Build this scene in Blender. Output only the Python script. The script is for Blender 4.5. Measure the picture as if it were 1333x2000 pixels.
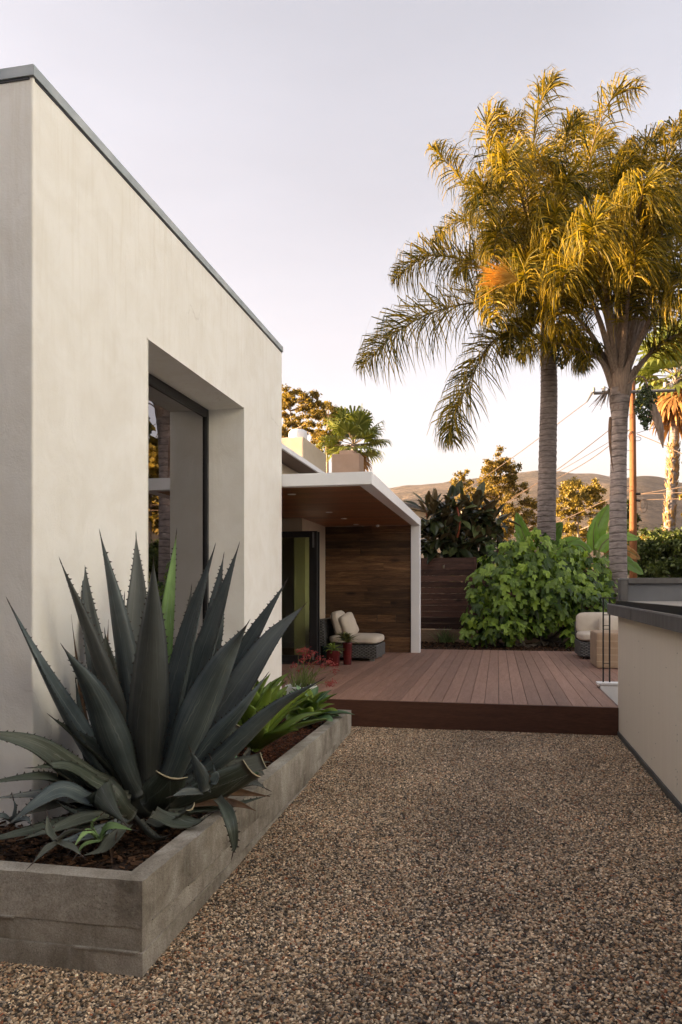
import bpy, bmesh, math, random
import numpy as np
from mathutils import Vector, Matrix, noise

# ------------------------------------------------------------------ scene, camera, sky, sun
for o in list(bpy.data.objects):
    bpy.data.objects.remove(o)
SC = bpy.context.scene
COL = SC.collection
F, HY, CX = 1480.0, 1152.6, 666.5          # focal length, horizon row and centre column of the 1333x2000 frame
YAW = math.radians(11.66)
CAMZ = 1.5
cam_data = bpy.data.cameras.new('camera')
cam = bpy.data.objects.new('camera', cam_data)
COL.objects.link(cam)
cam.location = (0, 0, CAMZ)
cam.rotation_euler = (math.radians(90), 0, YAW)
cam_data.sensor_fit = 'HORIZONTAL'
cam_data.sensor_width = 36.0
cam_data.lens = F / 1333.0 * 36.0
cam_data.shift_y = (HY - 1000.0) / 1333.0
cam_data.clip_start = 0.05
cam_data.clip_end = 12000.0
SC.camera = cam

SUN_EL = math.radians(7.0)
SUN_DIR = Vector((-0.985, -0.17, 0)).normalized()       # towards the sun, on the ground
SUN_VEC = Vector((SUN_DIR.x * math.cos(SUN_EL), SUN_DIR.y * math.cos(SUN_EL), math.sin(SUN_EL)))
world = bpy.data.worlds.new('World')
SC.world = world
world.use_nodes = True
wn = world.node_tree
for n in list(wn.nodes):
    wn.nodes.remove(n)
sky = wn.nodes.new('ShaderNodeTexSky')
sky.sky_type = 'NISHITA'
sky.sun_disc = False
sky.sun_elevation = SUN_EL
sky.sun_rotation = math.atan2(SUN_DIR.x, SUN_DIR.y)
sky.air_density = 1.0
sky.dust_density = 3.0
sky.ozone_density = 2.0
hsv = wn.nodes.new('ShaderNodeHueSaturation')
hsv.inputs['Saturation'].default_value = 0.33
tint = wn.nodes.new('ShaderNodeMix')
tint.data_type = 'RGBA'
tint.blend_type = 'MULTIPLY'
tint.inputs[0].default_value = 1.0
tint.inputs[7].default_value = (1.0, 0.955, 0.965, 1)
bg = wn.nodes.new('ShaderNodeBackground')
bg.inputs['Strength'].default_value = 0.084
wout = wn.nodes.new('ShaderNodeOutputWorld')
wn.links.new(sky.outputs[0], hsv.inputs['Color'])
wn.links.new(hsv.outputs[0], tint.inputs[6])
wtc = wn.nodes.new('ShaderNodeTexCoord'); wmp = wn.nodes.new('ShaderNodeMapping'); wmp.inputs['Scale'].default_value = (1.0, 1.0, 3.5)
wnz = wn.nodes.new('ShaderNodeTexNoise'); wnz.inputs['Scale'].default_value = 2.2; wnz.inputs['Detail'].default_value = 6.0; wnz.inputs['Roughness'].default_value = 0.55
wmr = wn.nodes.new('ShaderNodeMapRange'); wmr.inputs['From Min'].default_value = 0.35; wmr.inputs['From Max'].default_value = 0.75; wmr.inputs['To Min'].default_value = 0.965; wmr.inputs['To Max'].default_value = 1.07
wsc = wn.nodes.new('ShaderNodeVectorMath'); wsc.operation = 'SCALE'
wn.links.new(wtc.outputs['Generated'], wmp.inputs[0]); wn.links.new(wmp.outputs[0], wnz.inputs['Vector']); wn.links.new(wnz.outputs['Fac'], wmr.inputs[0])
wn.links.new(tint.outputs[2], wsc.inputs[0]); wn.links.new(wmr.outputs[0], wsc.inputs['Scale'])
wsp = wn.nodes.new('ShaderNodeSeparateXYZ'); wn.links.new(wtc.outputs['Generated'], wsp.inputs[0])
wrp = wn.nodes.new('ShaderNodeValToRGB')
wrp.color_ramp.interpolation = 'EASE'
for e_, (q, c) in zip([wrp.color_ramp.elements[0], wrp.color_ramp.elements[1], wrp.color_ramp.elements.new(0.2)], [(0.0, (1.0, 0.87, 0.72)), (0.55, (0.83, 0.815, 0.89)), (0.2, (1.0, 0.96, 0.945))]):
    e_.position = q; e_.color = (*c, 1)
wml = wn.nodes.new('ShaderNodeMix'); wml.data_type = 'RGBA'; wml.blend_type = 'MULTIPLY'; wml.inputs[0].default_value = 1.0
wn.links.new(wsp.outputs['Z'], wrp.inputs[0]); wn.links.new(wsc.outputs[0], wml.inputs[6]); wn.links.new(wrp.outputs[0], wml.inputs[7])
wn.links.new(wml.outputs[2], bg.inputs['Color'])
wn.links.new(bg.outputs[0], wout.inputs[0])

sun_data = bpy.data.lights.new('sun', 'SUN')
sun_data.energy = 5.0
sun_data.angle = math.radians(0.6)
sun_data.color = (1.0, 0.66, 0.36)
sun = bpy.data.objects.new('sun', sun_data)
COL.objects.link(sun)
sun.rotation_euler = SUN_VEC.to_track_quat('Z', 'Y').to_euler()
sun.location = (-30, -10, 20)

SC.view_settings.view_transform = 'Standard'
SC.view_settings.look = 'None'
SC.view_settings.exposure = 2.84
SC.view_settings.gamma = 1.0
SC.view_settings.use_curve_mapping = False
SC.render.engine = 'CYCLES'
SC.cycles.max_bounces = 8
SC.cycles.diffuse_bounces = 4
SC.cycles.glossy_bounces = 4
SC.cycles.transmission_bounces = 6
SC.cycles.transparent_max_bounces = 12
SC.cycles.use_denoising = True

# ------------------------------------------------------------------ helpers
CA, SA = math.cos(YAW), math.sin(YAW)

def P(px, py, d):
    """point on the photograph's pixel ray at forward depth d (metres)"""
    u = (px - CX) / F
    return Vector((d * (u * CA - SA), d * (CA + u * SA), CAMZ + (HY - py) / F * d))

def PY(px, py, Y):
    u = (px - CX) / F
    return P(px, py, Y / (CA + u * SA))

def PZ(px, py, Z):
    return P(px, py, (CAMZ - Z) * F / (py - HY))

WL = {}

def reg(o, w):
    WL[o.name] = Vector(w)
    return o

def tag(o, label=None, cat=None, group=None, kind=None):
    if label: o['label'] = label
    if cat: o['category'] = cat
    if group: o['group'] = group
    if kind: o['kind'] = kind
    return o

def thing(name, label, cat, loc, group=None):
    o = bpy.data.objects.new(name, None)
    o.empty_display_size = 0.2
    COL.objects.link(o)
    o.location = loc
    reg(o, loc)
    return tag(o, label, cat, group)

def place(o, world_loc, parent=None):
    COL.objects.link(o)
    if parent is not None:
        o.parent = parent
        o.location = Vector(world_loc) - WL[parent.name]
    else:
        o.location = world_loc
    reg(o, world_loc)
    return o

class MB:
    def __init__(self):
        self.v = []; self.f = []; self.m = []
    def add(self, vs, fs, mi=0):
        b = len(self.v)
        self.v.extend([tuple(p) for p in vs])
        self.f.extend([tuple(i + b for i in f) for f in fs])
        self.m.extend([mi] * len(fs))
        return self
    def box(self, x0, x1, y0, y1, z0, z1, mi=0):
        vs = [(x0, y0, z0), (x1, y0, z0), (x1, y1, z0), (x0, y1, z0), (x0, y0, z1), (x1, y0, z1), (x1, y1, z1), (x0, y1, z1)]
        fs = [(0, 3, 2, 1), (4, 5, 6, 7), (0, 1, 5, 4), (1, 2, 6, 5), (2, 3, 7, 6), (3, 0, 4, 7)]
        return self.add(vs, fs, mi)
    def hexa(self, pts, mi=0):
        fs = [(0, 3, 2, 1), (4, 5, 6, 7), (0, 1, 5, 4), (1, 2, 6, 5), (2, 3, 7, 6), (3, 0, 4, 7)]
        return self.add(pts, fs, mi)
    def tube(self, pts, rad, n=8, mi=0, cap=True, flat=1.0, ref=None):
        pts = [Vector(p) for p in pts]
        if not hasattr(rad, '__len__'): rad = [rad] * len(pts)
        k = len(pts); vs = []; fs = []
        prev = None
        for i, p in enumerate(pts):
            t = (pts[min(i + 1, k - 1)] - pts[max(i - 1, 0)])
            if t.length < 1e-9: t = Vector((0, 0, 1))
            t.normalize()
            r = Vector(ref) if ref is not None else (prev if prev is not None else (Vector((1, 0, 0)) if abs(t.z) > 0.7 else Vector((0, 0, 1))))
            a = r - t * r.dot(t)
            if a.length < 1e-6: a = t.orthogonal()
            a.normalize(); prev = a
            b = t.cross(a)
            for j in range(n):
                an = 2 * math.pi * j / n
                vs.append(p + a * (math.cos(an) * rad[i]) + b * (math.sin(an) * rad[i] * flat))
        for i in range(k - 1):
            for j in range(n):
                j2 = (j + 1) % n
                fs.append((i * n + j, i * n + j2, (i + 1) * n + j2, (i + 1) * n + j))
        if cap:
            fs.append(tuple(reversed(range(n))))
            fs.append(tuple((k - 1) * n + j for j in range(n)))
        return self.add(vs, fs, mi)
    def lathe(self, c, prof, n=24, mi=0, capb=True, capt=False):
        vs = []; fs = []; k = len(prof)
        for r, z in prof:
            for j in range(n):
                an = 2 * math.pi * j / n
                vs.append((c[0] + r * math.cos(an), c[1] + r * math.sin(an), c[2] + z))
        for i in range(k - 1):
            for j in range(n):
                j2 = (j + 1) % n
                fs.append((i * n + j, i * n + j2, (i + 1) * n + j2, (i + 1) * n + j))
        if capb: fs.append(tuple(reversed(range(n))))
        if capt: fs.append(tuple((k - 1) * n + j for j in range(n)))
        return self.add(vs, fs, mi)
    def build(self, name, mats, parent=None, smooth=False, bevel=0.0, origin='c', sub=0, jitter=0.0):
        v = np.array(self.v, dtype=float)
        lo, hi = v.min(0), v.max(0)
        c = (lo + hi) / 2
        if origin == 'b': c[2] = lo[2]
        me = bpy.data.meshes.new(name)
        me.from_pydata([tuple(x) for x in (v - c)], [], self.f)
        if not isinstance(mats, (list, tuple)): mats = [mats]
        for m in mats: me.materials.append(m)
        if len(mats) > 1: me.polygons.foreach_set('material_index', self.m)
        if bevel > 0 or sub > 0:
            bm = bmesh.new(); bm.from_mesh(me)
            if sub: bmesh.ops.subdivide_edges(bm, edges=bm.edges[:], cuts=sub, use_grid_fill=True)
            if bevel > 0:
                bmesh.ops.bevel(bm, geom=[e for e in bm.edges if len(e.link_faces) == 2 and e.calc_face_angle() > 0.6], offset=bevel, segments=2, affect='EDGES', profile=0.6)
            bm.to_mesh(me); bm.free()
        if smooth:
            me.polygons.foreach_set('use_smooth', [True] * len(me.polygons))
        me.update()
        o = bpy.data.objects.new(name, me)
        return place(o, Vector(c), parent)

BOXES = {}
def piece(name, x0, x1, y0, y1, z0, z1, mat, parent=None, bevel=0.004, rot=None):
    """a bevelled board; alike boards share one mesh"""
    dims = (round(x1 - x0, 4), round(y1 - y0, 4), round(z1 - z0, 4))
    key = (dims, mat.name, bevel)
    c = Vector(((x0 + x1) / 2, (y0 + y1) / 2, (z0 + z1) / 2))
    if key not in BOXES:
        h = [d / 2 for d in dims]
        mb = MB().box(-h[0], h[0], -h[1], h[1], -h[2], h[2])
        o = mb.build(name, mat, None, bevel=bevel)
        BOXES[key] = o.data
        COL.objects.unlink(o); WL.pop(o.name, None)
        bpy.data.objects.remove(o)
    o = bpy.data.objects.new(name, BOXES[key])
    if rot: o.rotation_euler = rot
    return place(o, c, parent)

def catmull(pts, n):
    pts = [Vector(p) for p in pts]
    if len(pts) == 2:
        return [pts[0].lerp(pts[1], i / n) for i in range(n + 1)]
    e = [pts[0] * 2 - pts[1]] + pts + [pts[-1] * 2 - pts[-2]]
    seg = len(pts) - 1
    out = []
    for i in range(n + 1):
        x = i / n * seg
        k = min(int(x), seg - 1); t = x - k
        p0, p1, p2, p3 = e[k], e[k + 1], e[k + 2], e[k + 3]
        out.append(0.5 * ((2 * p1) + (p2 - p0) * t + (2 * p0 - 5 * p1 + 4 * p2 - p3) * t * t + (3 * p1 - p0 - 3 * p2 + p3) * t ** 3))
    return out

# ------------------------------------------------------------------ materials
class NT:
    def __init__(self, name):
        self.mat = bpy.data.materials.new(name)
        self.mat.use_nodes = True
        self.t = self.mat.node_tree
        self.b = self.t.nodes['Principled BSDF']
        self.o = self.t.nodes['Material Output']
    def n(self, kind, **kw):
        nd = self.t.nodes.new(kind)
        for k, v in kw.items():
            if hasattr(nd, k) and k not in nd.inputs: setattr(nd, k, v)
            else: nd.inputs[k].default_value = v
        return nd
    def l(self, a, b):
        self.t.links.new(a, b)
    def coords(self, scale=(1, 1, 1), rand=True, rot=(0, 0, 0)):
        tc = self.n('ShaderNodeTexCoord')
        mp = self.n('ShaderNodeMapping')
        mp.inputs['Scale'].default_value = scale
        mp.inputs['Rotation'].default_value = rot
        if rand:
            oi = self.n('ShaderNodeObjectInfo')
            ml = self.n('ShaderNodeMath', operation='MULTIPLY'); ml.inputs[1].default_value = 57.0
            self.l(oi.outputs['Random'], ml.inputs[0])
            va = self.n('ShaderNodeVectorMath', operation='ADD')
            self.l(tc.outputs['Object'], va.inputs[0]); self.l(ml.outputs[0], va.inputs[1])
            self.l(va.outputs[0], mp.inputs['Vector'])
        else:
            self.l(tc.outputs['Object'], mp.inputs['Vector'])
        return mp.outputs[0]
    def noise(self, vec, scale, detail=5, rough=0.55, dist=0.0):
        nd = self.n('ShaderNodeTexNoise')
        nd.inputs['Scale'].default_value = scale
        nd.inputs['Detail'].default_value = detail
        nd.inputs['Roughness'].default_value = rough
        nd.inputs['Distortion'].default_value = dist
        if vec is not None: self.l(vec, nd.inputs['Vector'])
        return nd.outputs['Fac']
    def ramp(self, fac, stops):
        nd = self.n('ShaderNodeValToRGB')
        cr = nd.color_ramp
        while len(cr.elements) < len(stops): cr.elements.new(0.5)
        for e, (p, c) in zip(cr.elements, stops):
            e.position = p
            e.color = (c[0], c[1], c[2], 1) if hasattr(c, '__len__') else (c, c, c, 1)
        self.l(fac, nd.inputs[0])
        return nd.outputs[0]
    def mix(self, fac, a, b, mode='MIX'):
        nd = self.n('ShaderNodeMix', data_type='RGBA', blend_type=mode)
        for s, i in ((fac, 0), (a, 6), (b, 7)):
            if hasattr(s, 'is_output'): self.l(s, nd.inputs[i])
            elif hasattr(s, '__len__'): nd.inputs[i].default_value = (s[0], s[1], s[2], 1)
            else: nd.inputs[i].default_value = s if i == 0 else (s, s, s, 1)
        return nd.outputs[2]
    def math(self, op, a, b=0.0):
        nd = self.n('ShaderNodeMath', operation=op)
        for s, i in ((a, 0), (b, 1)):
            if hasattr(s, 'is_output'): self.l(s, nd.inputs[i])
            else: nd.inputs[i].default_value = s
        return nd.outputs[0]
    def bump(self, h, strength=0.3, dist=0.01, normal=None):
        nd = self.n('ShaderNodeBump')
        nd.inputs['Strength'].default_value = strength
        nd.inputs['Distance'].default_value = dist
        self.l(h, nd.inputs['Height'])
        if normal is not None: self.l(normal, nd.inputs['Normal'])
        self.l(nd.outputs[0], self.b.inputs['Normal'])
        return nd.outputs[0]
    def objrand(self, lo, hi):
        oi = self.n('ShaderNodeObjectInfo')
        mr = self.n('ShaderNodeMapRange')
        mr.inputs['To Min'].default_value = lo; mr.inputs['To Max'].default_value = hi
        self.l(oi.outputs['Random'], mr.inputs[0])
        return mr.outputs[0]
    def island(self, lo, hi):
        g = self.n('ShaderNodeNewGeometry')
        mr = self.n('ShaderNodeMapRange')
        mr.inputs['To Min'].default_value = lo; mr.inputs['To Max'].default_value = hi
        self.l(g.outputs['Random Per Island'], mr.inputs[0])
        return mr.outputs[0]
    def scale_color(self, col, fac):
        nd = self.n('ShaderNodeVectorMath', operation='SCALE')
        self.l(col, nd.inputs[0]); self.l(fac, nd.inputs['Scale'])
        return nd.outputs[0]
    def fin(self, col, rough=0.6, spec=0.5):
        if hasattr(col, 'is_output'): self.l(col, self.b.inputs['Base Color'])
        else: self.b.inputs['Base Color'].default_value = (col[0], col[1], col[2], 1)
        if hasattr(rough, 'is_output'): self.l(rough, self.b.inputs['Roughness'])
        else: self.b.inputs['Roughness'].default_value = rough
        self.b.inputs['Specular IOR Level'].default_value = spec
        return self.mat

def basic(name, c1, c2, scale=8, rough=0.6, bump=0.15, bscale=60, bdist=0.004, stretch=(1, 1, 1), rand=0.0, spec=0.4, detail=6):
    t = NT(name)
    v = t.coords(stretch)
    f = t.noise(v, scale, detail)
    col = t.ramp(f, [(0.3, c1), (0.7, c2)])
    if rand: col = t.scale_color(col, t.objrand(1 - rand, 1 + rand))
    if bump: t.bump(t.noise(v, bscale, 4), bump, bdist)
    return t.fin(col, rough, spec)

def leafmat(name, c1, c2, rough=0.45, trans=0.25, tcol=None, per='island', spec=0.4, vscale=6, lo=0.7, hi=1.3, back=None):
    t = NT(name)
    v = t.coords((1, 1, 1))
    f = t.noise(v, vscale, 3)
    r = t.island(0, 1) if per == 'island' else t.objrand(0, 1)
    k = t.math('ADD', t.math('MULTIPLY', f, 0.5), t.math('MULTIPLY', r, 0.5))
    col = t.ramp(k, [(0.25, c1), (0.75, c2)])
    col = t.scale_color(col, t.island(lo, hi) if per == 'island' else t.objrand(lo, hi))
    if back is not None:
        g = t.n('ShaderNodeNewGeometry')
        col = t.mix(g.outputs['Backfacing'], col, back)
    t.fin(col, rough, spec)
    if trans > 0:
        tr = t.n('ShaderNodeBsdfTranslucent')
        if tcol is None:
            t.l(t.mix(1.0, col, (1.5, 1.5, 0.7), 'MULTIPLY'), tr.inputs[0])
        else:
            tr.inputs[0].default_value = (*tcol, 1)
        mx = t.n('ShaderNodeMixShader')
        mx.inputs[0].default_value = trans
        t.l(t.b.outputs[0], mx.inputs[1]); t.l(tr.outputs[0], mx.inputs[2])
        t.l(mx.outputs[0], t.o.inputs[0])
    return t.mat

def m_stucco(name, c1, c2, stain):
    t = NT(name)
    v = t.coords((1, 1, 1), rand=False)
    big = t.noise(v, 0.7, 6, 0.6)
    med = t.noise(v, 3.5, 6, 0.6, 0.6)
    col = t.ramp(big, [(0.3, c1), (0.68, c2)])
    col = t.mix(t.ramp(med, [(0.33, 0.20), (0.6, 0.0)]), col, stain)
    # rain streaks under the coping
    vs = t.coords((9, 9, 0.5), rand=False)
    st = t.noise(vs, 2.2, 6, 0.62, 0.5)
    tc = t.n('ShaderNodeTexCoord'); sp = t.n('ShaderNodeSeparateXYZ')
    t.l(tc.outputs['Object'], sp.inputs[0])
    top = t.n('ShaderNodeMapRange'); top.inputs['From Min'].default_value = 0.3; top.inputs['From Max'].default_value = 2.2
    t.l(sp.outputs['Z'], top.inputs[0])
    stf = t.math('MULTIPLY', t.ramp(st, [(0.5, 0.0), (0.75, 0.36)]), top.outputs[0])
    col = t.mix(stf, col, stain)
    # hairline cracks
    vor = t.n('ShaderNodeTexVoronoi', feature='DISTANCE_TO_EDGE'); vor.inputs['Scale'].default_value = 0.55
    wob = t.n('ShaderNodeVectorMath', operation='ADD')
    nz = t.n('ShaderNodeTexNoise'); nz.inputs['Scale'].default_value = 2.5; nz.inputs['Detail'].default_value = 6
    t.l(v, nz.inputs['Vector']); t.l(v, wob.inputs[0]); t.l(nz.outputs['Color'], wob.inputs[1])
    t.l(wob.outputs[0], vor.inputs['Vector'])
    cr = t.ramp(vor.outputs['Distance'], [(0.0, 1.0), (0.006, 0.0)])
    crf = t.math('MULTIPLY', cr, t.ramp(t.noise(v, 0.9, 2), [(0.52, 0.0), (0.66, 0.35)]))
    col = t.mix(crf, col, (0.30, 0.25, 0.19))
    fine = t.noise(v, 90, 4, 0.6)
    trowel = t.noise(t.coords((1, 1, 0.6), rand=False), 5.0, 5, 0.55, 1.2)
    h = t.math('ADD', t.math('MULTIPLY', fine, 0.25), trowel)
    t.bump(h, 0.4, 0.022)
    return t.fin(col, 0.85, 0.25)

def m_concrete(name, tone=1.0):
    t = NT(name)
    v = t.coords((1, 1, 1))
    big = t.noise(v, 2.6, 9, 0.7, 0.4)
    col = t.ramp(big, [(0.30, (0.11 * tone, 0.094 * tone, 0.073 * tone)), (0.48, (0.33 * tone, 0.30 * tone, 0.25 * tone)), (0.70, (0.58 * tone, 0.545 * tone, 0.48 * tone))])
    vs = t.coords((9, 9, 1.1))
    st = t.noise(vs, 1.6, 7, 0.7, 0.8)
    col = t.mix(t.ramp(st, [(0.52, 0.0), (0.76, 0.42)]), col, (0.58, 0.56, 0.50))
    col = t.mix(t.ramp(st, [(0.25, 0.4), (0.44, 0.0)]), col, (0.13, 0.11, 0.09))
    vor = t.n('ShaderNodeTexVoronoi'); vor.inputs['Scale'].default_value = 75
    t.l(v, vor.inputs['Vector'])
    pit = t.ramp(vor.outputs['Distance'], [(0.12, 0.8), (0.2, 0.0)])
    pitf = t.math('MULTIPLY', pit, t.ramp(t.noise(v, 5, 3), [(0.47, 0.0), (0.58, 1.0)]))
    col = t.mix(pitf, col, (0.06, 0.05, 0.04))
    grain = t.noise(v, 130, 3, 0.7)
    col = t.mix(t.ramp(grain, [(0.35, 0.45), (0.6, 0.0)]), col, (0.12, 0.10, 0.08))
    h = t.math('SUBTRACT', t.math('ADD', t.noise(v, 28, 6, 0.65), t.math('MULTIPLY', grain, 0.3)), t.math('MULTIPLY', pitf, 1.2))
    t.bump(h, 0.8, 0.01)
    return t.fin(col, 0.9, 0.2)

def m_wood(name, cs, axis='x', rand=0.35, rough=0.55, knots=True, spec=0.35, grain=1.0):
    t = NT(name)
    sc = {'x': (0.35, 4, 4), 'y': (4, 0.35, 4), 'z': (4, 4, 0.35)}[axis]
    v = t.coords(tuple(s * grain for s in sc))
    f = t.noise(v, 3.5, 8, 0.65, 1.4)
    col = t.ramp(f, [(0.25, cs[0]), (0.5, cs[1]), (0.75, cs[2])])
    fine = t.noise(t.coords(tuple(s * 7 for s in sc)), 6, 4, 0.6)
    col = t.mix(t.ramp(fine, [(0.3, 0.45), (0.6, 0.0)]), col, tuple(c * 0.35 for c in cs[0]))
    if knots:
        ks = {'x': (0.9, 2.6, 2.6), 'y': (2.6, 0.9, 2.6), 'z': (2.6, 2.6, 0.9)}[axis]
        vo = t.n('ShaderNodeTexVoronoi'); vo.inputs['Scale'].default_value = 1.6
        t.l(t.coords(ks), vo.inputs['Vector'])
        col = t.mix(t.ramp(vo.outputs['Distance'], [(0.06, 0.85), (0.2, 0.0)]), col, tuple(c * 0.25 for c in cs[0]))
    col = t.scale_color(col, t.objrand(1 - rand, 1 + rand))
    t.bump(t.math('ADD', f, t.math('MULTIPLY', fine, 0.5)), 0.25, 0.004)
    return t.fin(col, rough, spec)

def m_agave(name, c1, c2, c3, bl=0.42):
    t = NT(name)
    tc = t.n('ShaderNodeTexCoord')
    v = t.coords((1, 1, 1))
    f = t.noise(v, 3.0, 5, 0.6, 0.5)
    col = t.ramp(f, [(0.25, c1), (0.5, c2), (0.78, c3)])
    at = t.n('ShaderNodeAttribute', attribute_name='leaf_uv')
    sp = t.n('ShaderNodeSeparateXYZ'); t.l(at.outputs['Vector'], sp.inputs[0])
    # long fibres along the blade
    cb = t.n('ShaderNodeCombineXYZ')
    t.l(t.math('MULTIPLY', sp.outputs['X'], 14.0), cb.inputs[0])
    t.l(t.math('MULTIPLY', sp.outputs['Y'], 1.3), cb.inputs[1])
    t.l(t.objrand(0, 40), cb.inputs[2])
    fib = t.noise(cb.outputs[0], 1.6, 5, 0.6)
    col = t.mix(t.ramp(fib, [(0.35, 0.35), (0.62, 0.0)]), col, tuple(c * 0.5 for c in c1))
    col = t.mix(t.ramp(fib, [(0.52, 0.0), (0.75, 0.5)]), col, (0.24, 0.28, 0.25))
    # bud prints: a pale toothed line pressed into the blade
    saw = t.math('ABSOLUTE', t.math('SUBTRACT', t.math('FRACT', t.math('MULTIPLY', sp.outputs['Y'], 22.0)), 0.5))
    edge = t.math('ADD', t.math('SUBTRACT', 0.80, t.math('MULTIPLY', sp.outputs['Y'], 0.85)), t.math('MULTIPLY', saw, 0.08))
    dd = t.math('ABSOLUTE', t.math('SUBTRACT', t.math('ABSOLUTE', sp.outputs['X']), edge))
    pr = t.math('MULTIPLY', t.ramp(dd, [(0.0, 1.0), (0.035, 0.0)]), t.ramp(t.noise(v, 6, 2), [(0.40, 0.0), (0.56, 0.75)]))
    col = t.mix(pr, col, (0.25, 0.28, 0.26))
    tipf = t.math('MULTIPLY', t.ramp(sp.outputs['Y'], [(0.93, 0.0), (0.985, 1.0)]), 0.9)
    col = t.mix(tipf, col, (0.05, 0.032, 0.022))
    # dry brownish base and soil splashes
    base = t.math('MULTIPLY', t.ramp(sp.outputs['Y'], [(0.02, 0.5), (0.22, 0.0)]), t.noise(v, 9, 4))
    col = t.mix(base, col, (0.10, 0.075, 0.05))
    bloom = t.math('MULTIPLY', t.ramp(t.noise(v, 1.7, 4, 0.6, 1.0), [(0.48, 0.0), (0.72, bl)]), t.ramp(sp.outputs['Y'], [(0.1, 0.2), (0.7, 1.0)]))
    col = t.mix(bloom, col, tuple(min(1, c * 2.0) for c in c3))
    dust = t.ramp(t.noise(v, 22, 4, 0.7), [(0.58, 0.0), (0.75, 0.35)])
    col = t.mix(dust, col, (0.16, 0.135, 0.10))
    oi2 = t.n('ShaderNodeObjectInfo')
    br_ = t.math('FRACT', t.math('MULTIPLY', oi2.outputs['Random'], 13.7))
    col = t.mix(t.ramp(br_, [(0.45, 0.0), (0.95, 0.7)]), col, (0.082, 0.078, 0.066))
    col = t.scale_color(col, t.objrand(0.6, 1.2))
    t.bump(t.math('ADD', fib, t.math('MULTIPLY', t.noise(v, 40, 3), 0.3)), 0.18, 0.004)
    return t.fin(col, t.ramp(f, [(0.2, 0.42), (0.8, 0.6)]), 0.45)

MAT = {}
MAT['stucco'] = m_stucco('stucco_cream', (0.835, 0.81, 0.745), (0.885, 0.868, 0.815), (0.62, 0.555, 0.43))
MAT['stucco2'] = m_stucco('stucco_sand', (0.60, 0.50, 0.37), (0.68, 0.58, 0.44), (0.48, 0.38, 0.26))
MAT['pinkstucco'] = m_stucco('stucco_rose', (0.45, 0.31, 0.22), (0.55, 0.39, 0.29), (0.36, 0.24, 0.17))
MAT['concrete'] = m_concrete('board_formed_concrete', 0.95)
MAT['zinc'] = basic('zinc_coping', (0.30, 0.34, 0.36), (0.46, 0.49, 0.50), 5, 0.5, 0.08, 40, spec=0.5)
MAT['black'] = basic('black_aluminium', (0.012, 0.012, 0.013), (0.02, 0.02, 0.022), 9, 0.4, 0.03)
MAT['white'] = basic('white_paint', (0.83, 0.83, 0.85), (0.88, 0.88, 0.89), 4, 0.5, 0.06, 70)
MAT['taupe'] = basic('taupe_paint', (0.30, 0.26, 0.235), (0.34, 0.30, 0.27), 4, 0.6, 0.06, 70)
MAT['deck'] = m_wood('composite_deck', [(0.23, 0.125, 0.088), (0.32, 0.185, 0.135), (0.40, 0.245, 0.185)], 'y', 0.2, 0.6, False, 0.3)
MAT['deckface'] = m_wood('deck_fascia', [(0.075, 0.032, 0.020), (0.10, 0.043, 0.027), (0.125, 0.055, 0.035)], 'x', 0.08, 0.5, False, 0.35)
MAT['reclaimed'] = m_wood('reclaimed_wood', [(0.035, 0.019, 0.011), (0.115, 0.058, 0.028), (0.27, 0.15, 0.068)], 'x', 0.55, 0.55, True)
MAT['soffit'] = m_wood('soffit_wood', [(0.17, 0.058, 0.022), (0.30, 0.115, 0.045), (0.42, 0.18, 0.075)], 'x', 0.3, 0.33, False, 0.5)
MAT['fence'] = m_wood('fence_wood', [(0.045, 0.024, 0.018), (0.095, 0.046, 0.032), (0.17, 0.075, 0.048)], 'x', 0.5, 0.75, True)
MAT['palewood'] = m_wood('pale_board', [(0.20, 0.13, 0.08), (0.28, 0.19, 0.12), (0.34, 0.24, 0.16)], 'x', 0.1, 0.75, False)
MAT['brownpaint'] = basic('brown_soffit', (0.13, 0.085, 0.07), (0.16, 0.105, 0.09), 5, 0.6, 0.05)
MAT['agave'] = m_agave('agave_blade', (0.042, 0.060, 0.064), (0.074, 0.099, 0.102), (0.125, 0.156, 0.156))
MAT['agavelow'] = m_agave('agave_old_blade', (0.034, 0.043, 0.032), (0.055, 0.070, 0.048), (0.085, 0.102, 0.074), 0.12)
MAT['agavegreen'] = m_agave('agave_young_blade', (0.12, 0.22, 0.06), (0.17, 0.30, 0.08), (0.26, 0.40, 0.14))
MAT['spine'] = basic('agave_spine', (0.028, 0.018, 0.014), (0.05, 0.032, 0.024), 20, 0.5, 0.0)
MAT['cut'] = basic('dry_cut_edge', (0.42, 0.36, 0.22), (0.58, 0.52, 0.36), 20, 0.8, 0.1)
MAT['dead'] = basic('dead_leaf', (0.075, 0.045, 0.03), (0.22, 0.13, 0.075), 14, 0.8, 0.3, 30)
MAT['attenuata'] = leafmat('soft_green_leaf', (0.11, 0.19, 0.028), (0.25, 0.34, 0.06), 0.4, 0.2, None, 'obj', 0.5)
MAT['bluegreen'] = leafmat('bluegreen_leaf', (0.10, 0.19, 0.11), (0.16, 0.28, 0.14), 0.4, 0.15, None, 'obj', 0.5)
MAT['fig'] = leafmat('fig_leaf', (0.062, 0.135, 0.014), (0.235, 0.33, 0.045), 0.42, 0.25, None, 'obj', 0.45, lo=0.45, hi=1.3)
MAT['figmass'] = leafmat('fig_leaf_mass', (0.062, 0.135, 0.014), (0.235, 0.33, 0.045), 0.42, 0.25, None, 'island', 0.45, lo=0.45, hi=1.3)
MAT['rubber'] = leafmat('rubber_leaf', (0.020, 0.030, 0.012), (0.085, 0.100, 0.036), 0.28, 0.06, None, 'obj', 0.5, lo=0.6, hi=1.5, back=(0.14, 0.10, 0.05))
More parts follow.
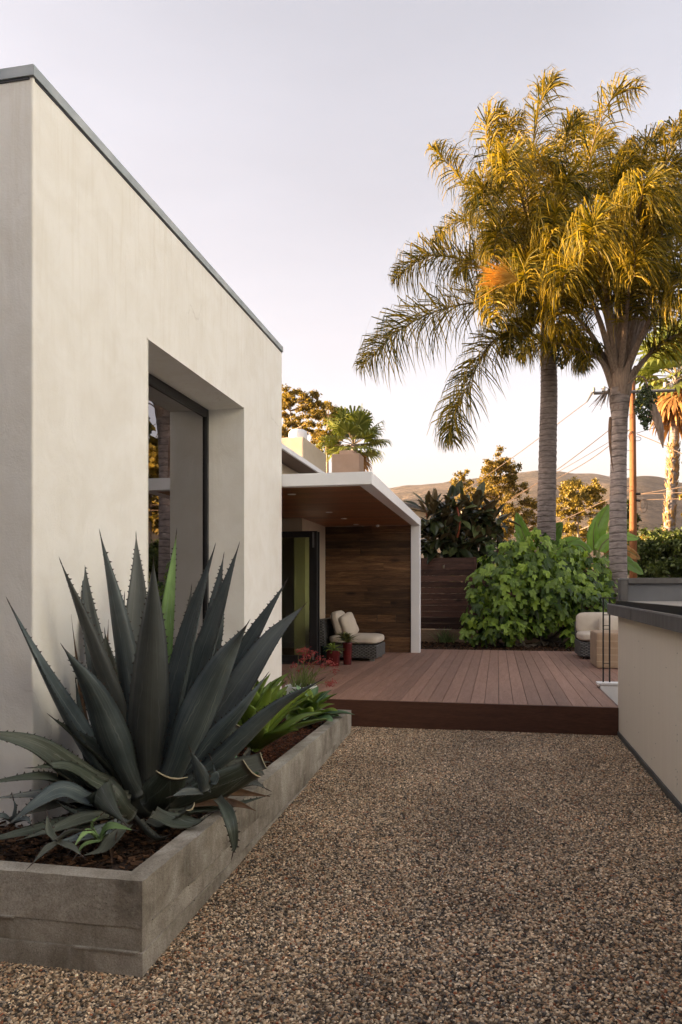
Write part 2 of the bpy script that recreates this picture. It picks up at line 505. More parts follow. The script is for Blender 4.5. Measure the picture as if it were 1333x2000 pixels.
MAT['rubbersheath'] = basic('red_sheath', (0.30, 0.06, 0.03), (0.42, 0.12, 0.06), 9, 0.4, 0.0)
MAT['banana'] = leafmat('banana_leaf', (0.10, 0.20, 0.035), (0.20, 0.34, 0.07), 0.38, 0.3, None, 'obj', 0.5)
MAT['palm'] = leafmat('palm_leaflet', (0.040, 0.050, 0.009), (0.265, 0.18, 0.009), 0.5, 0.32, None, 'island', 0.2, 1.2)
MAT['palmrib'] = basic('palm_rib', (0.14, 0.11, 0.06), (0.22, 0.17, 0.10), 6, 0.6, 0.1, 30)
MAT['boot'] = basic('palm_boot', (0.13, 0.09, 0.065), (0.30, 0.225, 0.17), 5, 0.75, 0.35, 30, 0.01, (6, 6, 0.8))
MAT['fan'] = leafmat('fan_palm_leaf', (0.11, 0.15, 0.03), (0.22, 0.24, 0.06), 0.45, 0.25, None, 'island', 0.4)
MAT['fandead'] = leafmat('fan_palm_dead', (0.26, 0.13, 0.045), (0.38, 0.20, 0.07), 0.7, 0.15, None, 'island', 0.3)
MAT['inflo'] = basic('palm_flower', (0.55, 0.30, 0.05), (0.70, 0.45, 0.10), 12, 0.6, 0.0)
MAT['berry'] = basic('palm_fruit', (0.03, 0.05, 0.015), (0.06, 0.085, 0.03), 12, 0.4, 0.0)
MAT['euc'] = leafmat('eucalyptus_leaf', (0.10, 0.085, 0.022), (0.30, 0.205, 0.04), 0.6, 0.35, None, 'island', 0.4, 0.8)
MAT['gold'] = leafmat('golden_leaf', (0.16, 0.125, 0.02), (0.27, 0.20, 0.035), 0.5, 0.25, None, 'island', 0.4, 0.8)
MAT['hedge'] = leafmat('hedge_leaf', (0.045, 0.07, 0.018), (0.10, 0.13, 0.03), 0.5, 0.2, None, 'island', 0.4, 0.8)
MAT['bark'] = basic('pale_bark', (0.20, 0.15, 0.11), (0.38, 0.30, 0.23), 4, 0.8, 0.3, 20, 0.02, (1, 1, 0.3))
MAT['darkbark'] = basic('fig_bark', (0.12, 0.10, 0.08), (0.22, 0.18, 0.15), 8, 0.8, 0.3, 30)
MAT['polewood'] = m_wood('utility_pole_wood', [(0.15, 0.055, 0.02), (0.235, 0.095, 0.034), (0.30, 0.14, 0.055)], 'z', 0.05, 0.8, False)
MAT['wire'] = basic('wire', (0.10, 0.07, 0.05), (0.16, 0.11, 0.08), 6, 0.5, 0.0)
MAT['ceramic'] = basic('insulator_ceramic', (0.45, 0.42, 0.36), (0.6, 0.56, 0.48), 9, 0.3, 0.0)
MAT['steel'] = basic('grey_steel', (0.16, 0.16, 0.16), (0.24, 0.24, 0.24), 6, 0.5, 0.05)
MAT['gutter'] = basic('weathered_gutter', (0.075, 0.07, 0.068), (0.135, 0.128, 0.125), 4, 0.6, 0.1, 30, 0.004, (3, 3, 0.6))
MAT['roofgrey'] = basic('roof_membrane', (0.22, 0.205, 0.185), (0.34, 0.315, 0.28), 3, 0.85, 0.15, 60)
MAT['slate'] = basic('slate_panel', (0.135, 0.14, 0.155), (0.175, 0.18, 0.195), 3, 0.6, 0.1, 40)
MAT['siding'] = basic('beige_siding', (0.69, 0.615, 0.515), (0.72, 0.645, 0.545), 2.5, 0.7, 0.12, 60, 0.003, (5, 5, 0.4))
MAT['trim'] = basic('dark_base_trim', (0.055, 0.058, 0.055), (0.09, 0.09, 0.085), 8, 0.6, 0.1)
MAT['cushion'] = basic('linen_cushion', (0.50, 0.43, 0.345), (0.60, 0.53, 0.44), 5, 0.9, 0.35, 220, 0.003)
MAT['tancover'] = basic('tan_fabric', (0.33, 0.235, 0.155), (0.40, 0.29, 0.20), 6, 0.9, 0.3, 200, 0.003)
MAT['stitch'] = basic('pale_stitch', (0.52, 0.40, 0.28), (0.58, 0.46, 0.34), 9, 0.9, 0.0)
MAT['redpot'] = basic('red_glaze', (0.085, 0.009, 0.010), (0.13, 0.016, 0.016), 6, 0.22, 0.03, spec=0.6)
MAT['whitepot'] = basic('white_glaze', (0.66, 0.67, 0.64), (0.74, 0.75, 0.72), 6, 0.3, 0.03, spec=0.5)
MAT['greenpot'] = basic('green_glaze', (0.012, 0.028, 0.022), (0.02, 0.04, 0.032), 6, 0.25, 0.03, spec=0.6)
MAT['soil'] = basic('potting_soil', (0.02, 0.013, 0.009), (0.05, 0.03, 0.02), 20, 0.95, 0.6, 40, 0.02)
MAT['redflower'] = basic('red_flower', (0.24, 0.022, 0.025), (0.40, 0.07, 0.06), 20, 0.5, 0.0)
MAT['stem'] = basic('green_stem', (0.14, 0.17, 0.05), (0.24, 0.25, 0.09), 12, 0.5, 0.0)
MAT['succulent'] = leafmat('succulent_leaf', (0.06, 0.10, 0.025), (0.17, 0.16, 0.05), 0.4, 0.1, None, 'obj', 0.4)
MAT['grass'] = leafmat('grass_blade', (0.12, 0.17, 0.06), (0.22, 0.27, 0.11), 0.5, 0.2, None, 'island', 0.3)
MAT['mulch'] = leafmat('bark_mulch', (0.05, 0.020, 0.012), (0.15, 0.058, 0.032), 0.85, 0.0, None, 'island', 0.2, lo=0.5, hi=1.4)
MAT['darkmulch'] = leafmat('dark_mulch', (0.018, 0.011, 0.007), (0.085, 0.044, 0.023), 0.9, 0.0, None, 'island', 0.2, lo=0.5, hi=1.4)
MAT['bounce_blue'] = basic('pale_blue_bounce_wall', (0.46, 0.60, 0.76), (0.52, 0.66, 0.83), 1.5, 0.85, 0.1, 30)  # wall of the added bounce house, blued to cool its warm fill
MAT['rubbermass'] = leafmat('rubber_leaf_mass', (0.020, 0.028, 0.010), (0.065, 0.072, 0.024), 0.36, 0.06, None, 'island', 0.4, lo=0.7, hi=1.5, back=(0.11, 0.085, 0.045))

def m_wicker(name, c1, c2):
    t = NT(name)
    v = t.coords((1, 1, 1))
    sp = t.n('ShaderNodeSeparateXYZ'); t.l(v, sp.inputs[0])
    h = t.math('ADD', sp.outputs['X'], sp.outputs['Y'])
    row = t.math('FLOOR', t.math('MULTIPLY', sp.outputs['Z'], 42.0))
    ph = t.math('MULTIPLY', row, math.pi)
    sx = t.math('SINE', t.math('ADD', t.math('MULTIPLY', h, 80.0), ph))
    fz = t.math('SINE', t.math('MULTIPLY', t.math('FRACT', t.math('MULTIPLY', sp.outputs['Z'], 42.0)), math.pi))
    hh = t.math('MULTIPLY', t.math('ADD', t.math('MULTIPLY', sx, 0.5), 0.5), fz)
    col = t.ramp(t.noise(v, 30, 4), [(0.3, c1), (0.7, c2)])
    col = t.mix(t.ramp(hh, [(0.05, 0.85), (0.45, 0.0)]), col, (0.012, 0.012, 0.013))
    t.bump(hh, 0.8, 0.012)
    return t.fin(col, 0.6, 0.4)
MAT['wicker'] = m_wicker('grey_wicker', (0.075, 0.073, 0.070), (0.20, 0.195, 0.185))

def m_glass(name, tint, refl):
    t = NT(name)
    gl = t.n('ShaderNodeBsdfGlossy'); gl.inputs['Roughness'].default_value = 0.01
    gl.inputs['Color'].default_value = (0.95, 0.92, 0.95, 1)
    tr = t.n('ShaderNodeBsdfTransparent'); tr.inputs[0].default_value = (*tint, 1)
    lw = t.n('ShaderNodeFresnel'); lw.inputs['IOR'].default_value = 1.5
    fac = t.math('MINIMUM', t.math('ADD', t.math('MULTIPLY', lw.outputs[0], 1.6), refl), 1.0)
    mx = t.n('ShaderNodeMixShader')
    t.l(fac, mx.inputs[0]); t.l(tr.outputs[0], mx.inputs[1]); t.l(gl.outputs[0], mx.inputs[2])
    t.l(mx.outputs[0], t.o.inputs[0])
    return t.mat
MAT['glass'] = m_glass('tinted_window_glass', (0.30, 0.27, 0.26), 0.12)
MAT['greenglass'] = m_glass('green_door_glass', (0.64, 0.72, 0.50), 0.0)

def m_hills():
    t = NT('dry_hills')
    v = t.coords((1, 1, 1), rand=False)
    f = t.noise(v, 0.005, 9, 0.7)
    col = t.ramp(f, [(0.35, (0.05, 0.042, 0.026)), (0.5, (0.115, 0.085, 0.058)), (0.65, (0.22, 0.16, 0.115))])
    g = t.noise(v, 0.05, 8, 0.72, 0.3)
    patch = t.ramp(t.noise(v, 0.008, 5, 0.6), [(0.38, 0.35), (0.6, 1.0)])
    col = t.mix(t.math('MULTIPLY', t.ramp(g, [(0.46, 1.0), (0.53, 0.0)]), patch), col, (0.014, 0.018, 0.010))
    t.bump(t.math('ADD', t.noise(v, 0.012, 8, 0.7), t.math('MULTIPLY', g, 0.4)), 1.0, 40.0)
    return t.fin(col, 0.95, 0.1)
MAT['hills'] = m_hills()
MAT['ground'] = basic('dry_ground', (0.10, 0.075, 0.045), (0.19, 0.145, 0.09), 0.4, 0.95, 0.2, 4, 0.03)

PEB = [(0.0, (0.387, 0.285, 0.181)), (0.12, (0.645, 0.5, 0.343)), (0.25, (0.161, 0.115, 0.075)), (0.42, (0.494, 0.355, 0.222)), (0.55, (0.06, 0.052, 0.044)), (0.7, (0.43, 0.26, 0.144)), (0.82, (0.796, 0.65, 0.464)), (0.89, (0.215, 0.185, 0.153)), (0.97, (0.301, 0.105, 0.046))]
def m_pebble():
    t = NT('river_pebble')
    oi = t.n('ShaderNodeObjectInfo')
    cr = t.n('ShaderNodeValToRGB'); cr.color_ramp.interpolation = 'CONSTANT'
    while len(cr.color_ramp.elements) < len(PEB): cr.color_ramp.elements.new(0.5)
    for e, (p, c) in zip(cr.color_ramp.elements, PEB):
        e.position = p; e.color = (*c, 1)
    t.l(oi.outputs['Random'], cr.inputs[0])
    hs = t.math('FRACT', t.math('MULTIPLY', oi.outputs['Random'], 917.0))
    mr = t.n('ShaderNodeMapRange'); mr.inputs['To Min'].default_value = 0.5; mr.inputs['To Max'].default_value = 1.35
    t.l(hs, mr.inputs[0])
    pn = t.noise(oi.outputs['Location'], 1.1, 4, 0.6)
    pm = t.n('ShaderNodeMapRange'); pm.inputs['From Min'].default_value = 0.3; pm.inputs['From Max'].default_value = 0.7; pm.inputs['To Min'].default_value = 0.82; pm.inputs['To Max'].default_value = 1.28
    t.l(pn, pm.inputs[0])
    return t.fin(t.scale_color(t.scale_color(cr.outputs[0], mr.outputs[0]), pm.outputs[0]), 0.7, 0.35)
MAT['pebble'] = m_pebble()
def m_gravel():
    t = NT('gravel_bed')
    v = t.coords((1, 1, 1), rand=False)
    vo = t.n('ShaderNodeTexVoronoi'); vo.inputs['Scale'].default_value = 85
    t.l(v, vo.inputs['Vector'])
    sp = t.n('ShaderNodeSeparateColor'); t.l(vo.outputs['Color'], sp.inputs[0])
    cr = t.n('ShaderNodeValToRGB')
    while len(cr.color_ramp.elements) < len(PEB): cr.color_ramp.elements.new(0.5)
    for e, (p, c) in zip(cr.color_ramp.elements, PEB):
        e.position = p; e.color = (*[x * 0.32 for x in c], 1)
    t.l(sp.outputs[0], cr.inputs[0])
    t.bump(t.ramp(vo.outputs['Distance'], [(0.0, 1.0), (0.6, 0.0)]), 1.0, 0.012)
    return t.fin(cr.outputs[0], 0.9, 0.2)
MAT['gravel'] = m_gravel()

# ------------------------------------------------------------------ ground, hills
XW, Y1, Y2, ZT = -2.55, 3.807, 8.824, 4.44            # right face, near and far corner, top of the stucco block
XP, PY0, PY1, PZT = -1.50, 3.03, 7.82, 0.24           # planter: outer face, near and far end, top
DZ, DY0, DY1 = 0.294, 8.21, 15.5                      # deck top, front and back edge
XB = 1.22                                             # wall of the low building

def gz(x, y):
    a = min(max((7.8 - y) / 4.8, 0), 1.25)
    b = min(max((1.2 - x) / 2.7, 0), 1.0)
    return -0.177 * a * b

mb = MB()
mb.add([(-3600, -600, -0.4), (3200, -600, -0.4), (3200, 3900, -0.4), (-3600, 3900, -0.4)], [(0, 1, 2, 3)])
tag(mb.build('ground', MAT['ground']), kind='structure')

# gravel yard: one sheet, then the loose pebbles on it
def gravel_sheet(name, x0, x1, y0, y1, step, mat, skip=None, dz=0.0):
    mb = MB(); nx = int(round((x1 - x0) / step)); ny = int(round((y1 - y0) / step))
    idx = {}
    for j in range(ny + 1):
        for i in range(nx + 1):
            x = x0 + (x1 - x0) * i / nx; y = y0 + (y1 - y0) * j / ny
            idx[i, j] = len(mb.v)
            mb.v.append((x, y, gz(x, y) + dz + 0.012 * noise.noise(Vector((x * 1.3, y * 1.3, 0)))))
    for j in range(ny):
        for i in range(nx):
            xc = x0 + (x1 - x0) * (i + .5) / nx; yc = y0 + (y1 - y0) * (j + .5) / ny
            if skip and skip(xc, yc): continue
            mb.f.append((idx[i, j], idx[i + 1, j], idx[i + 1, j + 1], idx[i, j + 1])); mb.m.append(0)
    return mb.build(name, mat, smooth=True)
tag(gravel_sheet('gravel_ground', -7.0, XB + 0.02, -4.0, 8.30, 0.2, MAT['gravel']), kind='structure')

peb = gravel_sheet('gravel_pebbles', -3.3, XB - 0.015, 2.1, 8.22, 0.09, MAT['pebble'], lambda x, y: x < XP - 0.05 and y > PY0 + 0.05 and y < PY1 - 0.05, 0.001)
tag(peb, 'loose brown, grey and cream pebbles covering the yard', 'gravel', kind='stuff')
ng = bpy.data.node_groups.new('pebble_scatter', 'GeometryNodeTree')
ng.interface.new_socket('Geometry', in_out='INPUT', socket_type='NodeSocketGeometry')
ng.interface.new_socket('Geometry', in_out='OUTPUT', socket_type='NodeSocketGeometry')
gi = ng.nodes.new('NodeGroupInput'); go = ng.nodes.new('NodeGroupOutput')
dist = ng.nodes.new('GeometryNodeDistributePointsOnFaces'); dist.inputs['Density'].default_value = 10800.0
inst = ng.nodes.new('GeometryNodeInstanceOnPoints')
join = ng.nodes.new('GeometryNodeJoinGeometry')
for k in range(5):
    ico = ng.nodes.new('GeometryNodeMeshIcoSphere'); ico.inputs['Radius'].default_value = 1.0; ico.inputs['Subdivisions'].default_value = 2
    nz = ng.nodes.new('ShaderNodeTexNoise'); nz.noise_dimensions = '4D'
    nz.inputs['W'].default_value = k * 7.3; nz.inputs['Scale'].default_value = 0.9; nz.inputs['Detail'].default_value = 1.0
    sub = ng.nodes.new('ShaderNodeVectorMath'); sub.operation = 'SUBTRACT'; sub.inputs[1].default_value = (0.5, 0.5, 0.5)
    scl = ng.nodes.new('ShaderNodeVectorMath'); scl.operation = 'SCALE'; scl.inputs['Scale'].default_value = 1.7
    spn = ng.nodes.new('GeometryNodeSetPosition')
    sm = ng.nodes.new('GeometryNodeSetShadeSmooth')
    smt = ng.nodes.new('GeometryNodeSetMaterial'); smt.inputs['Material'].default_value = MAT['pebble']
    gti = ng.nodes.new('GeometryNodeGeometryToInstance')
    L = ng.links.new
    L(nz.outputs['Color'], sub.inputs[0]); L(sub.outputs[0], scl.inputs[0]); L(scl.outputs[0], spn.inputs['Offset'])
    L(ico.outputs['Mesh'], spn.inputs['Geometry']); L(spn.outputs[0], sm.inputs[0]); L(sm.outputs[0], smt.inputs['Geometry'])
    L(smt.outputs[0], gti.inputs[0]); L(gti.outputs[0], join.inputs[0])
L = ng.links.new
inst.inputs['Pick Instance'].default_value = True
ri = ng.nodes.new('FunctionNodeRandomValue'); ri.data_type = 'INT'
ri.inputs[4].default_value = 0; ri.inputs[5].default_value = 4
rr = ng.nodes.new('FunctionNodeRandomValue'); rr.data_type = 'FLOAT_VECTOR'
rr.inputs[0].default_value = (-0.5, -0.5, 0); rr.inputs[1].default_value = (0.5, 0.5, 6.28)
rs = ng.nodes.new('FunctionNodeRandomValue'); rs.data_type = 'FLOAT_VECTOR'
rs.inputs[0].default_value = (0.0042, 0.0037, 0.0027); rs.inputs[1].default_value = (0.0108, 0.0086, 0.0064)
for i, nd in enumerate((ri, rr, rs)): nd.inputs['Seed'].default_value = i + 3
def rvout(nd, kind):
    return [s for s in nd.outputs if s.type == kind and s.enabled][0]
L(gi.outputs[0], dist.inputs['Mesh'])
L(dist.outputs['Points'], inst.inputs['Points'])
L(join.outputs[0], inst.inputs['Instance'])
L(rvout(ri, 'INT'), inst.inputs['Instance Index'])
L(rvout(rr, 'VECTOR'), inst.inputs['Rotation'])
L(rvout(rs, 'VECTOR'), inst.inputs['Scale'])
L(inst.outputs[0], go.inputs[0])
mod = peb.modifiers.new('scatter', 'NODES'); mod.node_group = ng

# hills
ridge = [(-3500, 1010), (-1500, 985), (0, 970), (500, 968), (640, 966), (700, 962), (765, 951), (800, 948), (860, 945), (900, 936), (960, 930), (1000, 924), (1050, 918), (1100, 921), (1145, 924), (1194, 930), (1225, 936), (1300, 950), (1500, 985), (2600, 1040), (5200, 1080)]
ridge2 = [(-3500, 1120), (700, 1110), (960, 1060), (1100, 985), (1194, 945), (1230, 932), (1260, 929), (1287, 932), (1333, 941), (1420, 935), (1600, 950), (2200, 935), (3300, 980), (5200, 1040)]
def interp(tab, x):
    return float(np.interp(x, [p[0] for p in tab], [p[1] for p in tab]))
def hill(name, tab, d0, d1, seed, amp):
    mb = MB(); nx, ny = 240, 34
    for j in range(ny + 1):
        t = j / ny
        for i in range(nx + 1):
            px = -500 + 2600 * i / nx
            d = d0 + (d1 - d0) * t
            top = P(px, interp(tab, px), d1).z
            b = P(px, HY, d)
            h = top * (t ** 1.25)
            n1 = noise.fractal(Vector((b.x / 420, b.y / 520, seed)), 1.0, 2.0, 6)
            n2 = 1 - abs(noise.noise(Vector((b.x / 260, b.y / 900, seed + 4)))) * 2
            w = math.sin(min(t, 1) * math.pi) ** 0.7 if t < 1 else 0
            z = h + (n1 * 0.8 + n2 * 0.45) * amp * w + 6 * noise.noise(Vector((b.x / 60, 3, seed))) * t
            mb.v.append((b.x, b.y, max(z, 0) - 0.6))
    # back slope
    for i in range(nx + 1):
        px = -500 + 2600 * i / nx
        b = P(px, HY, d1 * 1.2); mb.v.append((b.x, b.y, -5))
    W = nx + 1
    for j in range(ny + 1):
        for i in range(nx):
            mb.f.append((j * W + i, j * W + i + 1, (j + 1) * W + i + 1, (j + 1) * W + i)); mb.m.append(0)
    return tag(mb.build(name, MAT['hills'], smooth=True), kind='structure')
hill('hills', ridge, 900, 2700, 1.7, 60)
hill('hills', ridge2, 700, 1900, 9.1, 40)

# ------------------------------------------------------------------ stucco house block
house = thing('stucco_house', 'tall plain cream stucco house block with metal coping and deep recessed window', 'house', (XW - 3, (Y1 + Y2) / 2, -0.35))
def weld_build(mb, name, mat, parent, bevel):
    v = np.array(mb.v); lo, hi = v.min(0), v.max(0); c = (lo + hi) / 2
    me = bpy.data.meshes.new(name)
    me.from_pydata([tuple(x) for x in (v - c)], [], mb.f)
    bm = bmesh.new(); bm.from_mesh(me)
    bmesh.ops.remove_doubles(bm, verts=bm.verts[:], dist=1e-4)
    if bevel:
        bmesh.ops.bevel(bm, geom=[e for e in bm.edges if len(e.link_faces) == 2 and e.calc_face_angle() > 0.6], offset=bevel, segments=3, affect='EDGES', profile=0.5)
    bm.to_mesh(me); bm.free()
    me.materials.append(mat)
    o = bpy.data.objects.new(name, me)
    return place(o, Vector(c), parent)
WY0, WY1, WZ0, WZ1, WXG = 5.219, 7.392, 0.55, 3.363, -2.97
mb = MB()
ys = [Y1, WY0, WY1, Y2]; zs = [-0.35, WZ0, WZ1, ZT - 0.055]
for i in range(3):
    for j in range(3):
        if i == 1 and j == 1: continue
        mb.add([(XW, ys[i], zs[j]), (XW, ys[i + 1], zs[j]), (XW, ys[i + 1], zs[j + 1]), (XW, ys[i], zs[j + 1])], [(0, 1, 2, 3)])
mb.add([(XW, WY0, WZ0), (XW, WY1, WZ0), (WXG, WY1, WZ0), (WXG, WY0, WZ0)], [(0, 3, 2, 1)])
mb.add([(XW, WY0, WZ1), (XW, WY1, WZ1), (WXG, WY1, WZ1), (WXG, WY0, WZ1)], [(0, 1, 2, 3)])
mb.add([(XW, WY0, WZ0), (XW, WY0, WZ1), (WXG, WY0, WZ1), (WXG, WY0, WZ0)], [(0, 1, 2, 3)])
mb.add([(XW, WY1, WZ0), (XW, WY1, WZ1), (WXG, WY1, WZ1), (WXG, WY1, WZ0)], [(0, 3, 2, 1)])
XL = -9.5; ZB, ZTT = -0.35, ZT - 0.055
for yy, fl in ((Y1, False), (Y2, True)):
    pts = [(XL, yy, ZB), (XW, yy, ZB)] + ([(XW, yy, WZ0), (XW, yy, WZ1)]) + [(XW, yy, ZTT), (XL, yy, ZTT)]
    mb.add(pts, [tuple(range(6))] if not fl else [tuple(reversed(range(6)))])
mb.add([(XL, Y1, ZB), (XL, Y2, ZB), (XL, Y2, ZTT), (XL, Y1, ZTT)], [(0, 3, 2, 1)])
mb.add([(XL, Y1, ZTT), (XW, Y1, ZTT), (XW, ys[1], ZTT), (XW, ys[2], ZTT), (XW, Y2, ZTT), (XL, Y2, ZTT)], [tuple(range(6))])
wall = weld_build(mb, 'wall', MAT['stucco'], house, 0.012)
# metal coping: four lengths mitred round the top
cz0, cz1, ov, cw = ZT - 0.062, ZT, 0.014, 0.22
def coping(pts):
    (ax, ay), (bx, by), (cx_, cy_), (dx, dy) = pts
    MB().hexa([(ax, ay, cz0), (bx, by, cz0), (cx_, cy_, cz0), (dx, dy, cz0), (ax, ay, cz1), (bx, by, cz1), (cx_, cy_, cz1), (dx, dy, cz1)]).build('coping', MAT['zinc'], house, bevel=0.003)
e = 0.0008
coping([(XW + ov, Y1 - ov + e), (XW + ov, Y2 + ov - e), (XW + ov - cw, Y2 + ov - cw - e), (XW + ov - cw, Y1 - ov + cw + e)])
coping([(XL - ov, Y1 - ov), (XW + ov - e, Y1 - ov), (XW + ov - cw - e, Y1 - ov + cw), (XL - ov + cw, Y1 - ov + cw)])
coping([(XL - ov + cw, Y2 + ov - cw), (XW + ov - cw - e, Y2 + ov - cw), (XW + ov - e, Y2 + ov), (XL - ov, Y2 + ov)])
# drip flashing line under the coping
MB().box(XW, XW + 0.006, Y1 + 0.02, Y2 - 0.02, cz0 - 0.014, cz0 - 0.001).build('drip_edge', MAT['black'], house)
MB().box(XL, XW - 0.02, Y1 - 0.006, Y1, cz0 - 0.014, cz0 - 0.001).build('drip_edge', MAT['black'], house)
# window
fw = 0.055
win = MB().box(WXG + 0.004, WXG + 0.05, WY0 + 0.003, WY0 + fw, WZ0 + 0.003, WZ1 - 0.003)
win.box(WXG + 0.004, WXG + 0.05, WY1 - fw, WY1 - 0.003, WZ0 + 0.003, WZ1 - 0.003)
win.box(WXG + 0.005, WXG + 0.049, WY0 + fw, WY1 - fw, WZ1 - 0.085, WZ1 - 0.0035)
win.box(WXG + 0.005, WXG + 0.049, WY0 + fw, WY1 - fw, WZ0 + 0.0035, WZ0 + 0.07)
window = win.build('window', MAT['black'], house, bevel=0.003)
MB().box(WXG + 0.018, WXG + 0.026, WY0 + fw - 0.005, WY1 - fw + 0.005, WZ0 + 0.065, WZ1 - 0.08).build('pane', MAT['glass'], window)
# room behind the pane: a side curtain and floor
mbc = MB()
ny = 26
for i in range(ny + 1):
    y = WY1 - 0.02 - 0.5 * i / ny
    x = WXG - 0.16 + 0.03 * math.sin(i * 1.9)
    mbc.v += [(x, y, WZ0 - 0.2), (x, y, WZ1 + 0.1)]
for i in range(ny): mbc.f.append((2 * i, 2 * i + 2, 2 * i + 3, 2 * i + 1)); mbc.m.append(0)
mbc.build('curtain', basic('mauve_curtain', (0.26, 0.20, 0.195), (0.32, 0.25, 0.245), 6, 0.9, 0.2, 90), house, smooth=True)

# ------------------------------------------------------------------ rear wing of the house
XS, YS = -3.33, 12.8
wing = thing('house_wing', 'low rear house wing with brown eave and sand coloured wall behind the glass door', 'house', (-6.5, 15, DZ))
mb = MB()
YE = 22.0
mb.box(XS - 0.2, XS, YS + 0.2, YE, -0.35, 3.50)                       # side wall
mb.box(XS - 0.2, XS - 0.0012, Y2 + 0.02, YS + 0.19, 2.92, 3.50)       # side wall above the canopy
mb.box(-12.5, XS - 0.0008, YS, YS + 0.2, 2.50, 3.499)                 # header over the opening
mb.box(-12.5, -7.5, YS + 0.001, YS + 0.199, -0.35, 2.4995)
mb.box(-12.5, XS - 0.201, YE - 0.2, YE - 0.001, -0.35, 3.4985)
mb.box(-12.7, -12.501, Y2 + 0.02, YE, -0.35, 3.50)
mb.box(-12.5, -9.45, Y2 + 0.021, Y2 + 0.2, -0.35, 3.50)
mb.build('wall', MAT['stucco2'], wing)
# inside: floor, back wall
MB().box(-12.4, XS - 0.21, YS + 0.21, YE - 0.3, DZ - 0.05, DZ - 0.005).build('room_floor', MAT['deckface'], wing)
MB().box(-12.4, XS - 0.21, 17.0, 17.12, DZ, 3.45).build('room_wall', MAT['taupe'], wing)
# eave and roof
mb = MB().hexa([(XS, Y2 + 0.03, 3.505), (-3.0, Y2 + 0.03, 3.505), (-3.0, YE + 0.3, 3.505), (XS, YE + 0.3, 3.505), (XS, Y2 + 0.03, 3.54), (-3.0, Y2 + 0.03, 3.54), (-3.0, YE + 0.3, 3.54), (XS, YE + 0.3, 3.54)])
mb.build('eave_soffit', MAT['brownpaint'], wing)
MB().box(-3.0, -2.965, Y2 + 0.03, YE + 0.3, 3.495, 3.565).build('eave_edge', MAT['white'], wing, bevel=0.004)
mb = MB()
A = [(-3.0, 3.57), (-8.0, 4.62), (-13.0, 3.57)]
for (xa, za), (xb, zb) in zip(A[:-1], A[1:]):
    mb.hexa([(xa, Y2 + 0.05, za - 0.028), (xa, YE + 0.3, za - 0.028), (xb, YE + 0.3, zb - 0.028), (xb, Y2 + 0.05, zb - 0.028), (xa, Y2 + 0.05, za), (xa, YE + 0.3, za), (xb, YE + 0.3, zb), (xb, Y2 + 0.05, zb)])
mb.add([(XS, YE - 0.05, 3.5), (-12.6, YE - 0.05, 3.5), (-8, YE - 0.05, 4.58)], [(0, 1, 2)])
mb.build('roof', MAT['roofgrey'], wing)
# chimney block with vent dome
chim = MB().box(-5.9, -3.95, 15.3, 17.45, 3.45, 4.70).build('chimney_block', MAT['stucco2'], wing, bevel=0.03)
c = P(582.5, 853, 16.7)
MB().lathe((c.x, c.y, 4.70), [(0.20, -0.02), (0.205, 0.22), (0.195, 0.28), (0.14, 0.33), (0.0, 0.35)], 24, capb=False).build('vent_dome', MAT['white'], wing, smooth=True)
# second chimney farther back
c0, c1 = PY(648, 880, 21.3), PY(703, 880, 21.3)
MB().box(c0.x, c1.x, 21.3, 22.0, 3.4, c0.z - 0.1).build('chimney', MAT['pinkstucco'], wing, bevel=0.03)
MB().box(c0.x + 0.2, c1.x - 0.2, 21.42, 21.88, c0.z - 0.11, c0.z + 0.02).build('chimney_cap', MAT['pinkstucco'], wing, bevel=0.03)
# glass door leaf standing open
XD = -2.87
door = thing('glass_door', 'black framed green glass folding door leaf standing open beside the wicker chaise', 'door', (XD - 0.6, 12.0, DZ))
mb = MB()
z0d, z1d = DZ + 0.012, 2.462
mb.box(XD - 0.125, XD, 11.97, 12.03, z0d, z1d)
mb.box(-4.3, -4.18, 11.97, 12.03, z0d, z1d)
mb.box(-4.18, XD - 0.125, 11.972, 12.028, z1d - 0.10, z1d - 0.0005)
mb.box(-4.18, XD - 0.125, 11.972, 12.028, z0d + 0.0005, z0d + 0.13)
mb.build('frame', MAT['black'], door, bevel=0.004)
MB().box(-4.185, XD - 0.12, 11.994, 12.002, z0d + 0.125, z1d - 0.095).build('pane', MAT['greenglass'], door)
MB().box(XD - 0.075, XD - 0.045, 11.955, 11.969, z1d - 0.27, z1d - 0.02).build('hinge', MAT['steel'], door, bevel=0.002)
MB().box(XD - 0.075, XD - 0.045, 11.955, 11.969, z0d + 0.06, z0d + 0.16).build('hinge', MAT['steel'], door, bevel=0.002)
mb = MB()
for k, (pp, qq) in enumerate([((-3.02, 12.045), (-2.85, 12.06)), ((-3.02, 12.075), (-2.852, 12.09))]):
    mb.box(pp[0], qq[0], pp[1], pp[1] + 0.02, z0d, z1d - 0.01)
mb.build('folded_panel_edge', MAT['black'], door)
MB().box(-4.4, -2.8, 11.90, 12.12, DZ, DZ + 0.011).build('track', MAT['black'], door)

